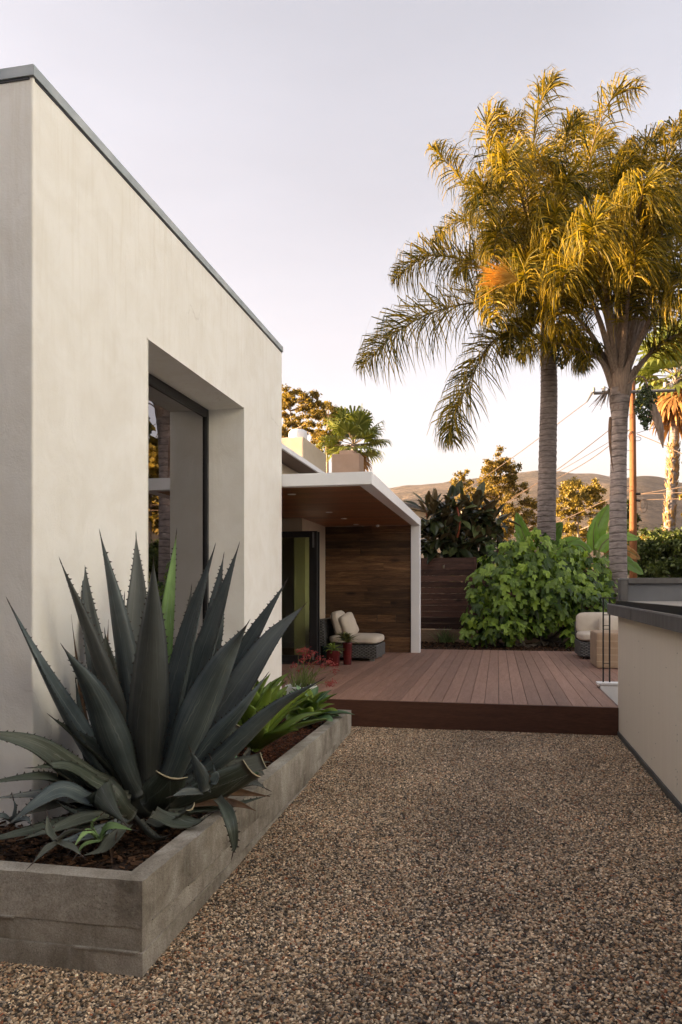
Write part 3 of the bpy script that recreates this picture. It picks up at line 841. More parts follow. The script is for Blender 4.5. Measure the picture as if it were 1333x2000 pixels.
# ------------------------------------------------------------------ canopy over the patio
XR, CYF, CYB, CZ0, CZ1, BW = -1.455, 8.845, 14.73, 2.755, 2.905, 0.165
canopy = thing('patio_canopy', 'flat white framed patio canopy with stained wood ceiling on one white post', 'canopy', (-2.5, 12, DZ))
MB().box(XW - 0.001 - 1.4, XR, CYF, CYF + 0.14, CZ0, CZ1).build('beam', MAT['white'], canopy, bevel=0.006)
MB().hexa([(XR - BW, CYF + 0.141, CZ0), (XR, CYF + 0.141, CZ0), (XR, CYB, CZ0 - 0.01), (XR - BW, CYB, CZ0 - 0.01), (XR - BW, CYF + 0.141, CZ1), (XR, CYF + 0.141, CZ1), (XR, CYB, CZ1 - 0.02), (XR - BW, CYB, CZ1 - 0.02)]).build('beam', MAT['white'], canopy, bevel=0.006)
MB().box(-4.6, XR - BW - 0.001, CYF + 0.141, CYB, CZ1 - 0.06, CZ1 - 0.03).build('roof_deck', MAT['roofgrey'], canopy)
post = MB()
post.box(XR - BW - 0.008, XR - 0.002, 14.55, CYB - 0.004, DZ, CZ0 - 0.012)
post.build('post', MAT['white'], canopy, bevel=0.005)
mb = MB()
for k in range(5):
    x = XR - BW + 0.022 + k * 0.027
    mb.box(x, x + 0.012, 14.547, 14.5505, DZ + 0.01, CZ0 - 0.02)
mb.build('post_flute', MAT['white'], canopy)
rng = random.Random(4)
y = CYF + 0.143
while y < 14.6:
    y2 = min(y + 0.118, 14.72)
    xl = -4.6 if y2 < YS else XS + 0.003
    xs_ = [xl, xl + rng.uniform(0.8, (XR - BW - xl) - 0.4), XR - BW - 0.003]
    if rng.random() < 0.45: xs_ = [xs_[0], xs_[2]]
    for a, b in zip(xs_[:-1], xs_[1:]):
        piece('soffit_board', a + 0.001, b - 0.001, y + 0.002, y2 - 0.002, CZ0 - 0.002, CZ0 + 0.016, MAT['soffit'], canopy, 0.003)
    y = y2
for px, py in ((570, 965), (643, 1000), (672, 1012.5), (696, 1024)):
    p = PZ(px, py, CZ0)
    mbl = MB().lathe((p.x, p.y, CZ0 - 0.008), [(0.052, 0.0), (0.055, 0.004), (0.055, 0.007)], 20, capb=True)
    mbl.build('downlight', MAT['white'], canopy)
p = PZ(739, 1027.5, CZ0 - 0.02)
MB().lathe((p.x, min(p.y, 14.4), CZ0 - 0.045), [(0.0, 0), (0.03, 0.01), (0.035, 0.042)], 12, capb=False).build('sensor', MAT['white'], canopy, smooth=True)

# reclaimed wood wall closing the end of the patio
wwall = thing('wood_wall', 'dark reclaimed plank wall behind the wicker chaise under the canopy', 'wall', (-2.5, 14.65, DZ))
rng = random.Random(11)
z = DZ + 0.004
rows = 17; hh = (CZ0 - 0.004 - z) / rows
for r in range(rows):
    x0, x1 = XS + 0.002, XR - BW - 0.012
    cuts = sorted(rng.uniform(x0 + 0.25, x1 - 0.25) for _ in range(rng.choice([0, 1, 1, 2])))
    xs_ = [x0] + cuts + [x1]
    for a, b in zip(xs_[:-1], xs_[1:]):
        if b - a < 0.05: continue
        dy = rng.uniform(0, 0.008)
        piece('plank', round(a + 0.001, 2), round(b - 0.001, 2), 14.60 - dy, 14.625 - dy, z + 0.0015, z + hh - 0.0015, MAT['reclaimed'], wwall, 0.003)
    z += hh
MB().box(XS + 0.001, XR - BW - 0.010, 14.63, 14.70, DZ, CZ0 - 0.014).build('backing', MAT['black'], wwall)

# ------------------------------------------------------------------ deck
deck = thing('deck', 'raised reddish brown composite board deck between gravel yard and fence', 'deck', (-1, 11.8, -0.2))
pitch = 0.1505
x = XB
rng = random.Random(2)
while x > -4.6:
    a, b = x - pitch + 0.0025, x - 0.0025
    ystart = DY0 if b > XW - 0.02 else Y2 + 0.004
    if a < XW < b: ystart = Y2 + 0.004
    ycut = rng.choice([None, 10.6, 11.8, 13.0, 14.2]) if rng.random() < 0.6 else None
    for ya, yb in (((ystart, DY1),) if ycut is None else ((ystart, ycut - 0.0012), (ycut + 0.0012, DY1))):
        piece('deck_board', a, b, ya, yb, DZ - 0.024, DZ, MAT['deck'], deck, 0.003)
    x -= pitch
x = XB
while x < 4.6:
    piece('deck_board', x + 0.0025, x + pitch - 0.0025, 9.93, DY1, DZ - 0.024, DZ, MAT['deck'], deck, 0.003)
    x += pitch
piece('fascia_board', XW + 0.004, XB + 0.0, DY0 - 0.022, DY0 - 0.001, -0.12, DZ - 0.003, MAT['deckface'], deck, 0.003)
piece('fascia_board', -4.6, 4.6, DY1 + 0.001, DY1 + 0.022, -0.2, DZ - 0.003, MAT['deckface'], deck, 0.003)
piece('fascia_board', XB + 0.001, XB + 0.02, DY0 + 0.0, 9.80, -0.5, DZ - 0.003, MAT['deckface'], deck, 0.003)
MB().box(-4.6, XB - 0.001, DY0 + 0.01, DY1 - 0.01, -0.3, DZ - 0.05).build('joist_frame', MAT['black'], deck)

# ------------------------------------------------------------------ white curb and railing beside the stairwell
curb = thing('stair_curb', 'low white stucco curb at the edge of the deck stairwell', 'curb', (2.6, 9.87, -0.5))
MB().box(XB + 0.022, 4.6, 9.80, 9.925, -0.6, DZ + 0.035).build('curb_wall', MAT['white'], curb, bevel=0.008)
MB().box(XB - 0.012, 4.6, 9.785, 9.928, DZ + 0.036, DZ + 0.066).build('curb_cap', MAT['white'], curb, bevel=0.006)
rail = thing('railing', 'thin black steel guard railing on the white stair curb', 'railing', (1.7, 9.86, DZ + 0.066))
zr0, zr1 = DZ + 0.066, 1.395
def xat(px, Y): return PY(px, 1200, Y).x
MB().box(xat(1172, 9.86), 4.5, 9.84, 9.88, zr1, zr1 + 0.014).build('top_rail', MAT['black'], rail)
x1, x2 = xat(1179, 9.86), xat(1191.5, 9.86)
for xx in (x1, x2, 2.6, 2.68, 3.9, 3.98):
    MB().box(xx - 0.0085, xx + 0.0085, 9.851, 9.869, zr0, zr1).build('post', MAT['black'], rail)
for xx in (x1, 2.6, 3.9):
    for py in (1201, 1222, 1229, 1296):
        zz = PY(1185, py, 9.86).z
        MB().box(xx + 0.009, xx + 0.0085 + (x2 - x1) - 0.018, 9.855, 9.865, zz - 0.004, zz + 0.004).build('crossbar', MAT['black'], rail)

# ------------------------------------------------------------------ low building on the right
shed = thing('low_building', 'low beige sided building with dark gutter and flat grey roof', 'building', (2.8, 4, -0.2))
ye = DY0 + 0.0
piece_y = [ye, 5.62, 3.18, 0.74, -1.7, -4.14]
for a, b in zip(piece_y[:-1], piece_y[1:]):
    piece('siding_panel', XB, XB + 0.02, b + 0.0015, a - 0.0015, 0.052, 1.285, MAT['siding'], shed, 0.002)
MB().box(XB - 0.012, XB + 0.02, -4.2, ye - 0.002, -0.2, 0.05).build('base_trim', MAT['trim'], shed, bevel=0.004)
MB().box(XB + 0.021, 5.0, -4.2, ye - 0.002, -0.5, 1.30).build('core_wall', MAT['siding'], shed)
MB().box(XB + 0.0, 5.0, ye - 0.0015, ye + 0.018, -0.5, 1.285).build('end_wall', MAT['siding'], shed)
rngn = random.Random(8)
for k in range(26):
    yy = rngn.uniform(4.6, 8.1); zz = rngn.uniform(0.1, 1.1)
    if k % 3 == 0: yy = 5.62 + rngn.choice((-0.02, 0.02))
    MB().lathe((0, 0, 0), [(0.0, 0.0), (0.003, 0.0005), (0.0, 0.001)], 6, capb=False)
    m2 = MB().box(XB - 0.0015, XB + 0.0005, yy - 0.0022, yy + 0.0022, zz - 0.004, zz + 0.004)
    m2.build('nail_head', MAT['trim'], shed)
# gutter: open trough, slightly falling to the near end
XG = 1.125
def gutter_pts(x, za, zb): return (x, 8.30, za), (x, -4.3, zb)
g = MB()
def slab(x0, x1, z0, z1, dz, y0=8.30, y1=-4.3):
    s = 0.085
    g.hexa([(x0, y1, z0 - s), (x1, y1, z0 - s), (x1, y0, z0), (x0, y0, z0), (x0, y1, z1 - s), (x1, y1, z1 - s), (x1, y0, z1), (x0, y0, z1)])
slab(XG, XG + 0.006, 1.252, 1.359, 0)
slab(XG + 0.006, XB + 0.03, 1.252, 1.258, 0)
g.box(XG + 0.0005, XB + 0.03, 8.294, 8.30, 1.258, 1.357)
g.build('gutter', MAT['gutter'], shed)
MB().hexa([(XG - 0.004, -4.3, 1.262), (XG + 0.012, -4.3, 1.262), (XG + 0.012, 8.302, 1.347), (XG - 0.004, 8.302, 1.347), (XG - 0.004, -4.3, 1.276), (XG + 0.012, -4.3, 1.276), (XG + 0.012, 8.302, 1.361), (XG - 0.004, 8.302, 1.361)]).build('gutter_lip', MAT['steel'], shed)
for yy in (8.0, 7.1, 6.2, 5.3, 4.4, 3.5):
    zz = 1.359 - 0.085 * (8.3 - yy) / 12.6
    MB().box(XG + 0.007, XB - 0.022, yy - 0.004, yy + 0.004, zz - 0.02, zz - 0.012).build('gutter_strap', MAT['steel'], shed)
for yy in (6.9, 4.3, 1.7):
    zz = 1.305 - 0.085 * (8.3 - yy) / 12.6
    MB().box(XG - 0.0025, XG + 0.0005, yy - 0.02, yy + 0.02, zz - 0.052, zz + 0.041).build('gutter_joint', MAT['gutter'], shed)
MB().box(XB - 0.02, XB + 0.012, -4.3, 8.26, 1.31, 1.392).build('roof_edge', MAT['black'], shed, bevel=0.003)
MB().box(XB + 0.013, 5.1, -4.3, 8.24, 1.302, 1.388).build('roof', MAT['roofgrey'], shed)
# parapet at the far end of that roof
MB().box(XB + 0.075, 5.1, 8.10, 8.22, 1.389, 1.565).build('parapet_panel', MAT['slate'], shed)
MB().box(XB + 0.0, XB + 0.074, 8.07, 8.24, 1.393, 1.605).build('parapet_post', MAT['gutter'], shed, bevel=0.003)
MB().box(XB + 0.075, 5.1, 8.065, 8.245, 1.566, 1.622).build('parapet_coping', MAT['gutter'], shed, bevel=0.003)
MB().box(XB - 0.004, XB + 0.074, 8.062, 8.245, 1.606, 1.6225).build('parapet_cap', MAT['steel'], shed, bevel=0.002)

# ------------------------------------------------------------------ concrete planter
planter = thing('concrete_planter', 'long weathered board formed concrete planter box along the stucco house', 'planter', ((XP - 2.5) / 2, 5.4, -0.3))
TH = 0.105
def course(path, z0, z1, off, seed):
    """one board-formed course of the U-shaped wall, swept along the outer line with mitred corners and chipped edges"""
    pts = [Vector((x, y, 0)) for x, y in path]
    secs = []
    for i, p in enumerate(pts):
        din = (pts[i] - pts[i - 1]).normalized() if i else None
        dout = (pts[i + 1] - pts[i]).normalized() if i < len(pts) - 1 else None
        nin = Vector((-din.y, din.x, 0)) if din else None
        nout = Vector((-dout.y, dout.x, 0)) if dout else None
        if nin is None: m_ = nout
        elif nout is None: m_ = nin
        else: m_ = (nin + nout) / (1 + nin.dot(nout))
        secs.append((p, m_))
    rows = []
    for i in range(len(secs) - 1):
        (pa, ma), (pb, mb_) = secs[i], secs[i + 1]
        n = max(2, int((pb - pa).length / 0.03))
        for k in range(n + (1 if i == len(secs) - 2 else 0)):
            t = k / n; rows.append((pa.lerp(pb, t), ma.lerp(mb_, t)))
    nz_ = max(2, int((z1 - z0) / 0.035))
    m = MB()
    prof = [('o', z0 + (z1 - z0) * k / nz_) for k in range(nz_ + 1)] + [('m', z1), ('i', z1)] + [('i', z0)]
    for q, (p, n_) in enumerate(rows):
        for j, (s, z) in enumerate(prof):
            w = {'o': off, 'm': TH * 0.5, 'i': TH}[s]
            v = p + n_ * w; v.z = z
            nn = abs(noise.noise(Vector((v.x * 17, v.y * 17, z * 17 + seed)))) * 0.0016
            top_edge = (j == nz_)
            if s == 'o': v += n_ * (nn + (0.006 * abs(noise.noise(Vector((v.x * 31, v.y * 31, z * 31)))) if j in (0, nz_) else 0))
            if top_edge: v.z -= 0.005 * abs(noise.noise(Vector((v.x * 27, v.y * 27, 3 + seed))))
            m.v.append(v)
    K = len(prof)
    for q in range(len(rows) - 1):
        for j in range(K):
            j2 = (j + 1) % K
            m.f.append((q * K + j, (q + 1) * K + j, (q + 1) * K + j2, q * K + j2)); m.m.append(0)
    m.f.append(tuple(range(K))); m.m.append(0)
    m.f.append(tuple(reversed(range((len(rows) - 1) * K, len(rows) * K)))); m.m.append(0)
    return m.build('concrete_course', MAT['concrete'], planter)
zc = [-0.36, -0.0705, 0.033, PZT]
offs = [0.000, 0.0065, 0.002]
XLp = -5.2
for k in range(3):
    course([(XLp, PY0), (XP, PY0), (XP, PY1), (XW + 0.004, PY1)], zc[k] + (0.0012 if k else 0), zc[k + 1], offs[k], k)
# fins of grout left between the form boards
rngp = random.Random(5)
for z in (0.0335, -0.0703):
    x = XLp
    while x < XP - 0.1:
        l = rngp.uniform(0.15, 0.6)
        if rngp.random() < 0.6: MB().box(x, min(x + l, XP - 0.02), PY0 - 0.007, PY0 + 0.008, z - 0.004, z + 0.004).build('grout_fin', MAT['concrete'], planter)
        x += l + rngp.uniform(0.02, 0.2)
    y = PY0 + 0.1
    while y < PY1 - 0.1:
        l = rngp.uniform(0.1, 0.5)
        if rngp.random() < 0.45: MB().box(XP - 0.006, XP + 0.002, y, min(y + l, PY1 - 0.02), z - 0.002, z + 0.002).build('grout_fin', MAT['concrete'], planter)
        y += l + rngp.uniform(0.05, 0.4)

# soil and bark mulch in it
SZ = 0.165
mb = MB(); nx, ny = 40, 60
def soil_quad(x0, x1, y0, y1, nx, ny):
    b = len(mb.v)
    for j in range(ny + 1):
        for i in range(nx + 1):
            x = x0 + (x1 - x0) * i / nx; y = y0 + (y1 - y0) * j / ny
            mb.v.append((x, y, SZ - 0.01 + 0.02 * noise.noise(Vector((x * 3, y * 3, 2)))))
    for j in range(ny):
        for i in range(nx):
            q = b + j * (nx + 1) + i
            mb.f.append((q, q + 1, q + nx + 2, q + nx + 1)); mb.m.append(0)
soil_quad(XLp + 0.1, XP - TH + 0.002, PY0 + TH - 0.002, Y1 - 0.001, 60, 12)
soil_quad(XW - 0.002, XP - TH + 0.002, Y1 - 0.001, PY1 - TH + 0.002, 16, 60)
tag(mb.build('planter_soil', MAT['soil'], smooth=True), kind='structure')
def chips(name, regions, n, smin, smax, mat, label, zfun, seed, parent=None):
    rg = random.Random(seed); m = MB()
    for _ in range(n):
        x0, x1, y0, y1 = rg.choice(regions)
        x, y = rg.uniform(x0, x1), rg.uniform(y0, y1)
        l = rg.uniform(smin, smax); w = l * rg.uniform(0.25, 0.6); h = l * rg.uniform(0.1, 0.25)
        M_ = Matrix.Rotation(rg.uniform(0, 6.28), 3, 'Z') @ Matrix.Rotation(rg.uniform(-0.5, 0.5), 3, 'X') @ Matrix.Rotation(rg.uniform(-0.4, 0.4), 3, 'Y')
        c = Vector((x, y, zfun(x, y) + rg.uniform(0.0, 0.012)))
        pts = []
        for sz in (-1, 1):
            for sx, sy in ((-1, -1), (1, -1), (1, 1), (-1, 1)):
                k = rg.uniform(0.6, 1.0)
                pts.append(c + M_ @ Vector((sx * l / 2 * k, sy * w / 2 * k, sz * h / 2)))
        m.hexa(pts)
    return tag(m.build(name, mat), label, 'mulch', kind='stuff')
sz = lambda x, y: SZ + 0.02 * noise.noise(Vector((x * 3, y * 3, 2)))
chips('bark_mulch', [(XW + 0.05, XP - TH - 0.01, 5.3, 7.6), (XW + 0.2, XP - TH - 0.01, 5.3, 7.0)], 5200, 0.012, 0.035, MAT['mulch'], 'reddish bark mulch around the green rosettes in the planter', sz, 1)
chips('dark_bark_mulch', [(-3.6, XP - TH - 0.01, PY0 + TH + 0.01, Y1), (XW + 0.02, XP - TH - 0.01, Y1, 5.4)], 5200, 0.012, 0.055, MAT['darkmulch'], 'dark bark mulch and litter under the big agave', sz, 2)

# ------------------------------------------------------------------ agave
def leaf_mesh(path, normals, W, thick, gutter, tip=True, nseg=26, teeth=0.0, rg=None, cut=False, shape='agave', fold=0.0):
    """a fleshy blade: closed cross sections along the path; slots 0 blade, 1 spine, 2 cut edge"""
    mb = MB(); uv = []
    S = [-1, -0.72, -0.4, 0, 0.4, 0.72, 1]
    B = [0.72, 0.4, 0, -0.4, -0.72]
    ring = len(S) + len(B)
    k = len(path); rows = []
    for i, p in enumerate(path):
        t = i / (k - 1)
        T = (path[min(i + 1, k - 1)] - path[max(i - 1, 0)]).normalized()
        N = normals[i] - T * normals[i].dot(T); N.normalize()
        R = T.cross(N)
        if shape == 'agave':
            w = (0.80 - 0.12 * math.sin(min(t / 0.3, 1) * math.pi) + 0.22 * math.sin(min(max((t - 0.12) / 0.75, 0), 1) * math.pi)) 
            if tip: w *= (1 - max(0, (t - 0.36) / 0.64) ** 1.45)
        else:
            w = math.sin(math.pi * (0.12 + 0.88 * t) ** 0.9) ** 0.75 if tip else 1.0
        w = max(w * W / 2, 0.0015)
        th = thick * (1 - 0.85 * t) * (0.35 + 0.65 * min(1, w / (W / 2)))
        g = gutter * (1 - 0.3 * t)
        base = len(mb.v)
        for s in S:
            mb.v.append(p + R * (w * s * math.sqrt(max(0, 1 - (g * 0.55 * abs(s)) ** 2))) + N * (w * g * s * s)); uv.append((s, t, 1))
        for s in B:
            mb.v.append(p + R * (w * s) + N * (w * g * s * s - th * (1 - s * s) ** 0.8)); uv.append((s, t, 0))
        rows.append((p, T, N, R, w, g))
        if i:
            a = base - ring
            for j in range(ring):
                j2 = (j + 1) % ring
                mb.f.append((a + j, a + j2, base + j2, base + j)); mb.m.append(0)
    mb.f.append(tuple(range(ring))); mb.m.append(0)
    last = len(mb.v) - ring
    mb.f.append(tuple(reversed(range(last, last + ring)))); mb.m.append(2 if cut else 0)
    if cut:   # dry pale rim round the cut
        p, T, N, R, w, g = rows[-1]
        for j in range(len(S) - 1):
            a, b = Vector(mb.v[last + j]), Vector(mb.v[last + j + 1])
            mb.tube([a + T * 0.001, b + T * 0.001], 0.0032, 4, 2, False)
            uv += [(0, 1, 0)] * 8
    if tip and shape == 'agave' and teeth > 0:
        p, T, N, R, w, g = rows[-1]
        b = len(mb.v); mb.tube([p - T * 0.012, p + T * 0.012, p + T * 0.035], [0.0035, 0.0025, 0.0003], 5, 1, False)
        uv += [(0, 1, 0)] * (len(mb.v) - b)
    if teeth > 0:
        L = sum((path[i + 1] - path[i]).length for i in range(k - 1))
        n = int(L / teeth)
        for s in (-1, 1):
            for q in range(2, n):
                t = (q + rg.uniform(-0.25, 0.25)) / n
                if t > 0.93: continue
                x = t * (k - 1); i = min(int(x), k - 2); f = x - i
                p = rows[i][0].lerp(rows[i + 1][0], f); T, N, R, g = rows[i][1], rows[i][2], rows[i][3], rows[i][5]
                w = rows[i][4] * (1 - f) + rows[i + 1][4] * f
                e = p + R * (w * s * math.sqrt(max(0, 1 - (g * 0.55) ** 2))) + N * (w * g)
                sz_ = rg.uniform(0.0045, 0.0075)
                out = (R * s * 1.0 + N * 0.5 + T * rg.uniform(-0.5, 0.6)).normalized()
                b = len(mb.v)
                mb.v += [e - T * sz_ - N * 0.002, e + T * sz_ - N * 0.002, e + N * 0.003, e + out * sz_ * 2.0]
                mb.f += [(b, b + 1, b + 3), (b + 1, b + 2, b + 3), (b + 2, b, b + 3)]; mb.m += [1, 1, 1]
                uv += [(s, t, 0)] * 4
    return mb, uv

def add_uv(o, uv):
    at = o.data.attributes.new('leaf_uv', 'FLOAT_VECTOR', 'POINT')
    at.data.foreach_set('vector', np.array(uv, dtype=np.float32).ravel())

CAMP = Vector((0, 0, CAMZ))
def agave_leaf(root, center, ctrl, W, mat='agave', thick=0.055, gutter=0.52, face=0.35, side=1, cut=False, teeth=0.045, seed=0, name='leaf', dscale=None, twist=0.0, nseg=26, label=None):
    """ctrl: (px, py, depth) from base to tip"""
    rg = random.Random(seed)
    path = catmull([P(a, b, c) for a, b, c in ctrl], nseg)
    tipd = path[-1] - center; r = Vector((tipd.x, tipd.y, 0))
    if r.length < 0.05: r = Vector((0.3, -1, 0))
    r.normalize()
    nrm = []
    for i, p in enumerate(path):
        T = (path[min(i + 1, len(path) - 1)] - path[max(i - 1, 0)]).normalized()
        n0 = (-r * T.z + Vector((0, 0, 1)) * T.dot(r))
        n0 = n0 - T * n0.dot(T)
        if n0.length < 1e-4: n0 = T.orthogonal()
        n0.normalize()
        tc = (CAMP - p).normalized() * side; tc = tc - T * tc.dot(T)
        n = (n0 * (1 - face) + tc * face)
        if n.length < 0.05: n = tc
        n.normalize()
        if twist:
            n = Matrix.Rotation(twist * i / len(path), 3, T) @ n
        nrm.append(n)
    dm = ctrl[len(ctrl) // 2][2]
    mb, uv = leaf_mesh(path, nrm, W * 0.9 * dm / F, thick, gutter, not cut, nseg, teeth, rg, cut)
    o = mb.build(name, [MAT[mat], MAT['spine'], MAT['cut']], root, smooth=True)
    add_uv(o, uv)
    if label: o['label'] = label
    return o

D0 = 4.6
AC = P(290, 1560, D0)
agave = thing('agave', 'huge grey blue agave with toothed sword leaves filling the near end of the concrete planter', 'agave', (AC.x, AC.y, SZ))
def dl(pts, d_base, d_tip):
    n = len(pts) - 1
    return [(a, b, d_base + (d_tip - d_base) * (i / n)) for i, (a, b) in enumerate(pts)]
LV = [
 # back leaves first
 (dl([(262, 1500), (262, 1330), (268, 1160), (266, 1046)], 4.75, 5.05), 62, 'agave', 0.45, 1),
 (dl([(305, 1490), (318, 1330), (333, 1160), (345, 1040)], 4.72, 4.95), 42, 'agavegreen', 0.25, 1),
 (dl([(225, 1480), (192, 1330), (172, 1200), (161, 1081)], 4.72, 4.78), 54, 'agave', 0.45, 1),
 (dl([(360, 1470), (395, 1330), (422, 1180), (437, 1086)], 4.75, 5.10), 46, 'agave', 0.4, 1),
 (dl([(370, 1440), (405, 1330), (428, 1240), (438, 1186)], 4.82, 5.15), 40, 'agave', 0.3, 1),
 (dl([(250, 1500), (222, 1380), (165, 1220), (119, 1098)], 4.6, 4.30), 56, 'agave', 0.40, -1),
 (dl([(262, 1505), (255, 1380), (225, 1190), (196, 1043)], 4.55, 4.52), 72, 'agave', 0.5, -1),
 (dl([(345, 1490), (385, 1340), (430, 1190), (466, 1067)], 4.65, 4.78), 66, 'agave', 0.45, 1),
 (dl([(318, 1510), (345, 1360), (385, 1190), (419, 1070)], 4.55, 4.55), 70, 'agave', 0.5, 1),
 (dl([(225, 1535), (165, 1450), (95, 1330), (17, 1176)], 4.45, 3.98), 74, 'agave', 0.45, 1),
 (dl([(345, 1520), (420, 1390), (500, 1240), (558, 1138)], 4.62, 4.80), 66, 'agave', 0.45, 1),
 (dl([(350, 1530), (440, 1400), (530, 1255), (594, 1183)], 4.55, 4.60), 80, 'agave', 0.55, 1),
 (dl([(290, 1535), (290, 1420), (298, 1240), (300, 1098)], 4.42, 4.10), 92, 'agave', 0.75, -1),
 (dl([(325, 1545), (375, 1430), (435, 1300), (484, 1218)], 4.42, 4.05), 88, 'agave', 0.65, -1),
 (dl([(268, 1548), (225, 1460), (180, 1350), (124, 1265)], 4.40, 3.95), 80, 'agave', 0.65, -1),
 (dl([(345, 1550), (440, 1480), (540, 1385), (628, 1328)], 4.45, 4.35), 58, 'agave', 0.45, -1),
 (dl([(235, 1545), (150, 1515), (60, 1455), (-70, 1425)], 4.35, 3.75), 70, 'agavelow', 0.6, 1),
 (dl([(240, 1540), (185, 1500), (160, 1430), (148, 1330)], 4.62, 4.35), 60, 'agave', 0.5, 1),
 (dl([(270, 1500), (222, 1380), (210, 1290), (205, 1235)], 4.70, 4.72), 46, 'agavelow', 0.5, 1),
 (dl([(335, 1490), (352, 1350), (366, 1240), (374, 1150)], 4.78, 4.95), 48, 'agave', 0.5, 1),
 (dl([(280, 1495), (248, 1380), (238, 1270), (243, 1165)], 4.75, 4.92), 46, 'agave', 0.5, 1),
 (dl([(245, 1515), (212, 1430), (190, 1345), (176, 1262)], 4.58, 4.50), 50, 'agave', 0.5, -1),
 (dl([(330, 1520), (365, 1440), (405, 1350), (428, 1290)], 4.60, 4.58), 54, 'agave', 0.5, 1),
 (dl([(345, 1545), (415, 1455), (470, 1390), (520, 1320)], 4.52, 4.45), 52, 'agave', 0.5, -1),
 (dl([(250, 1540), (200, 1480), (150, 1440), (100, 1400)], 4.42, 4.10), 50, 'agavelow', 0.45, 1),
]
for i, (c, w, m, fc, sd) in enumerate(LV):
    agave_leaf(agave, AC, c, w, m, face=fc, side=sd, seed=i, thick=0.06 if w > 60 else 0.045)
CUTS = [
 (dl([(300, 1580), (318, 1552), (335, 1520)], 4.30, 4.12), 88, 0.6, -1),
 (dl([(250, 1565), (180, 1545), (112, 1528)], 4.30, 4.05), 60, 0.5, 1),
 (dl([(340, 1575), (420, 1545), (492, 1508)], 4.30, 4.18), 82, 0.55, -1),
 (dl([(360, 1560), (440, 1515), (515, 1490)], 4.45, 4.60), 62, 0.5, 1),
 (dl([(385, 1520), (430, 1470), (470, 1420)], 4.72, 5.05), 60, 0.5, 1),
 (dl([(355, 1540), (420, 1490), (480, 1438)], 4.60, 4.75), 58, 0.45, 1),
 (dl([(290, 1600), (330, 1608), (375, 1580)], 4.15, 4.05), 50, 0.4, 1),
]
for i, (c, w, fc, sd) in enumerate(CUTS):
    agave_leaf(agave, AC, c, w, 'agavelow', face=fc, side=sd, cut=True, seed=50 + i, thick=0.045, gutter=0.42, name='cut_leaf', nseg=16, label='lower leaf cut off short with a pale dried edge' if i == 0 else None)
BENT = [
 (dl([(230, 1560), (130, 1530), (70, 1518), (-60, 1535)], 4.25, 3.75), 46, 0.35, 1),
 ([(225, 1580, 4.2), (170, 1562, 4.0), (120, 1545, 3.85), (70, 1570, 3.70), (15, 1612, 3.62)], 50, 0.6, 1),
 (dl([(240, 1600), (150, 1610), (70, 1622), (-70, 1652)], 4.1, 3.45), 52, 0.4, 1),
 ([(250, 1600, 4.1), (225, 1570, 4.0), (195, 1545, 3.95), (215, 1575, 3.82), (245, 1610, 3.75)], 70, 0.8, -1),
 (dl([(330, 1590), (395, 1580), (460, 1572), (520, 1555)], 4.2, 4.35), 34, 0.3, 1),
 (dl([(400, 1560), (450, 1540), (495, 1530), (522, 1542)], 4.35, 4.4), 30, 0.3, 1),
]
for i, (c, w, fc, sd) in enumerate(BENT):
    agave_leaf(agave, AC, c, w, 'agavelow' if i != 1 else 'agave', face=fc, side=sd, seed=80 + i, thick=0.03, gutter=0.3)
LOW = [
 (dl([(230, 1560), (150, 1560), (80, 1580), (10, 1600)], 4.2, 3.7), 44, 'agavelow', 0.4, 1),
 (dl([(240, 1590), (170, 1600), (110, 1620), (40, 1640)], 4.05, 3.5), 42, 'agavelow', 0.4, 1),
 (dl([(250, 1610), (220, 1640), (200, 1662), (160, 1672)], 3.95, 3.55), 36, 'agavelow', 0.4, 1),
 (dl([(270, 1600), (290, 1625), (310, 1640), (330, 1632)], 4.0, 3.78), 38, 'agavelow', 0.5, -1),
 (dl([(300, 1590), (340, 1606), (380, 1610), (410, 1592)], 4.05, 3.95), 42, 'agavelow', 0.45, 1),
 (dl([(245, 1580), (200, 1585), (150, 1590), (100, 1560)], 4.15, 3.8), 46, 'agave', 0.4, 1),
 (dl([(255, 1570), (190, 1540), (130, 1500), (60, 1500)], 4.3, 3.9), 56, 'agavelow', 0.45, 1),
 (dl([(250, 1560), (205, 1520), (165, 1500), (120, 1470)], 4.45, 4.2), 48, 'agave', 0.45, 1),
 (dl([(240, 1570), (170, 1580), (90, 1555), (-20, 1560)], 4.25, 3.7), 50, 'agave', 0.4, 1),
 (dl([(245, 1600), (200, 1625), (150, 1640), (95, 1650)], 4.0, 3.5), 38, 'agave', 0.45, 1),
]
for i, (c, w, m_, fc, sd) in enumerate(LOW):
    agave_leaf(agave, AC, c, w, m_, face=fc, side=sd, seed=150 + i, thick=0.025, gutter=0.45)
DEAD = [
 (dl([(350, 1570), (420, 1545), (470, 1548), (528, 1556)], 4.3, 4.28), 26),
 (dl([(370, 1575), (430, 1568), (470, 1572), (500, 1584)], 4.25, 4.18), 20),
 (dl([(215, 1530), (165, 1420), (150, 1300), (139, 1200)], 4.55, 4.45), 28),
 (dl([(235, 1500), (212, 1380), (208, 1290), (212, 1210)], 4.80, 4.86), 24),
 (dl([(225, 1600), (222, 1630), (220, 1660), (219, 1690)], 4.0, 3.62), 22),
 (dl([(200, 1590), (205, 1620), (200, 1650), (185, 1670)], 4.0, 3.7), 24),
]
for i, (c, w) in enumerate(DEAD):
    agave_leaf(agave, AC, c, w, 'dead', face=0.5, side=1, seed=120 + i, thick=0.008, gutter=0.5, teeth=0, twist=0.9, name='dead_leaf', label='shrivelled brown dead leaf' if i == 0 else None)
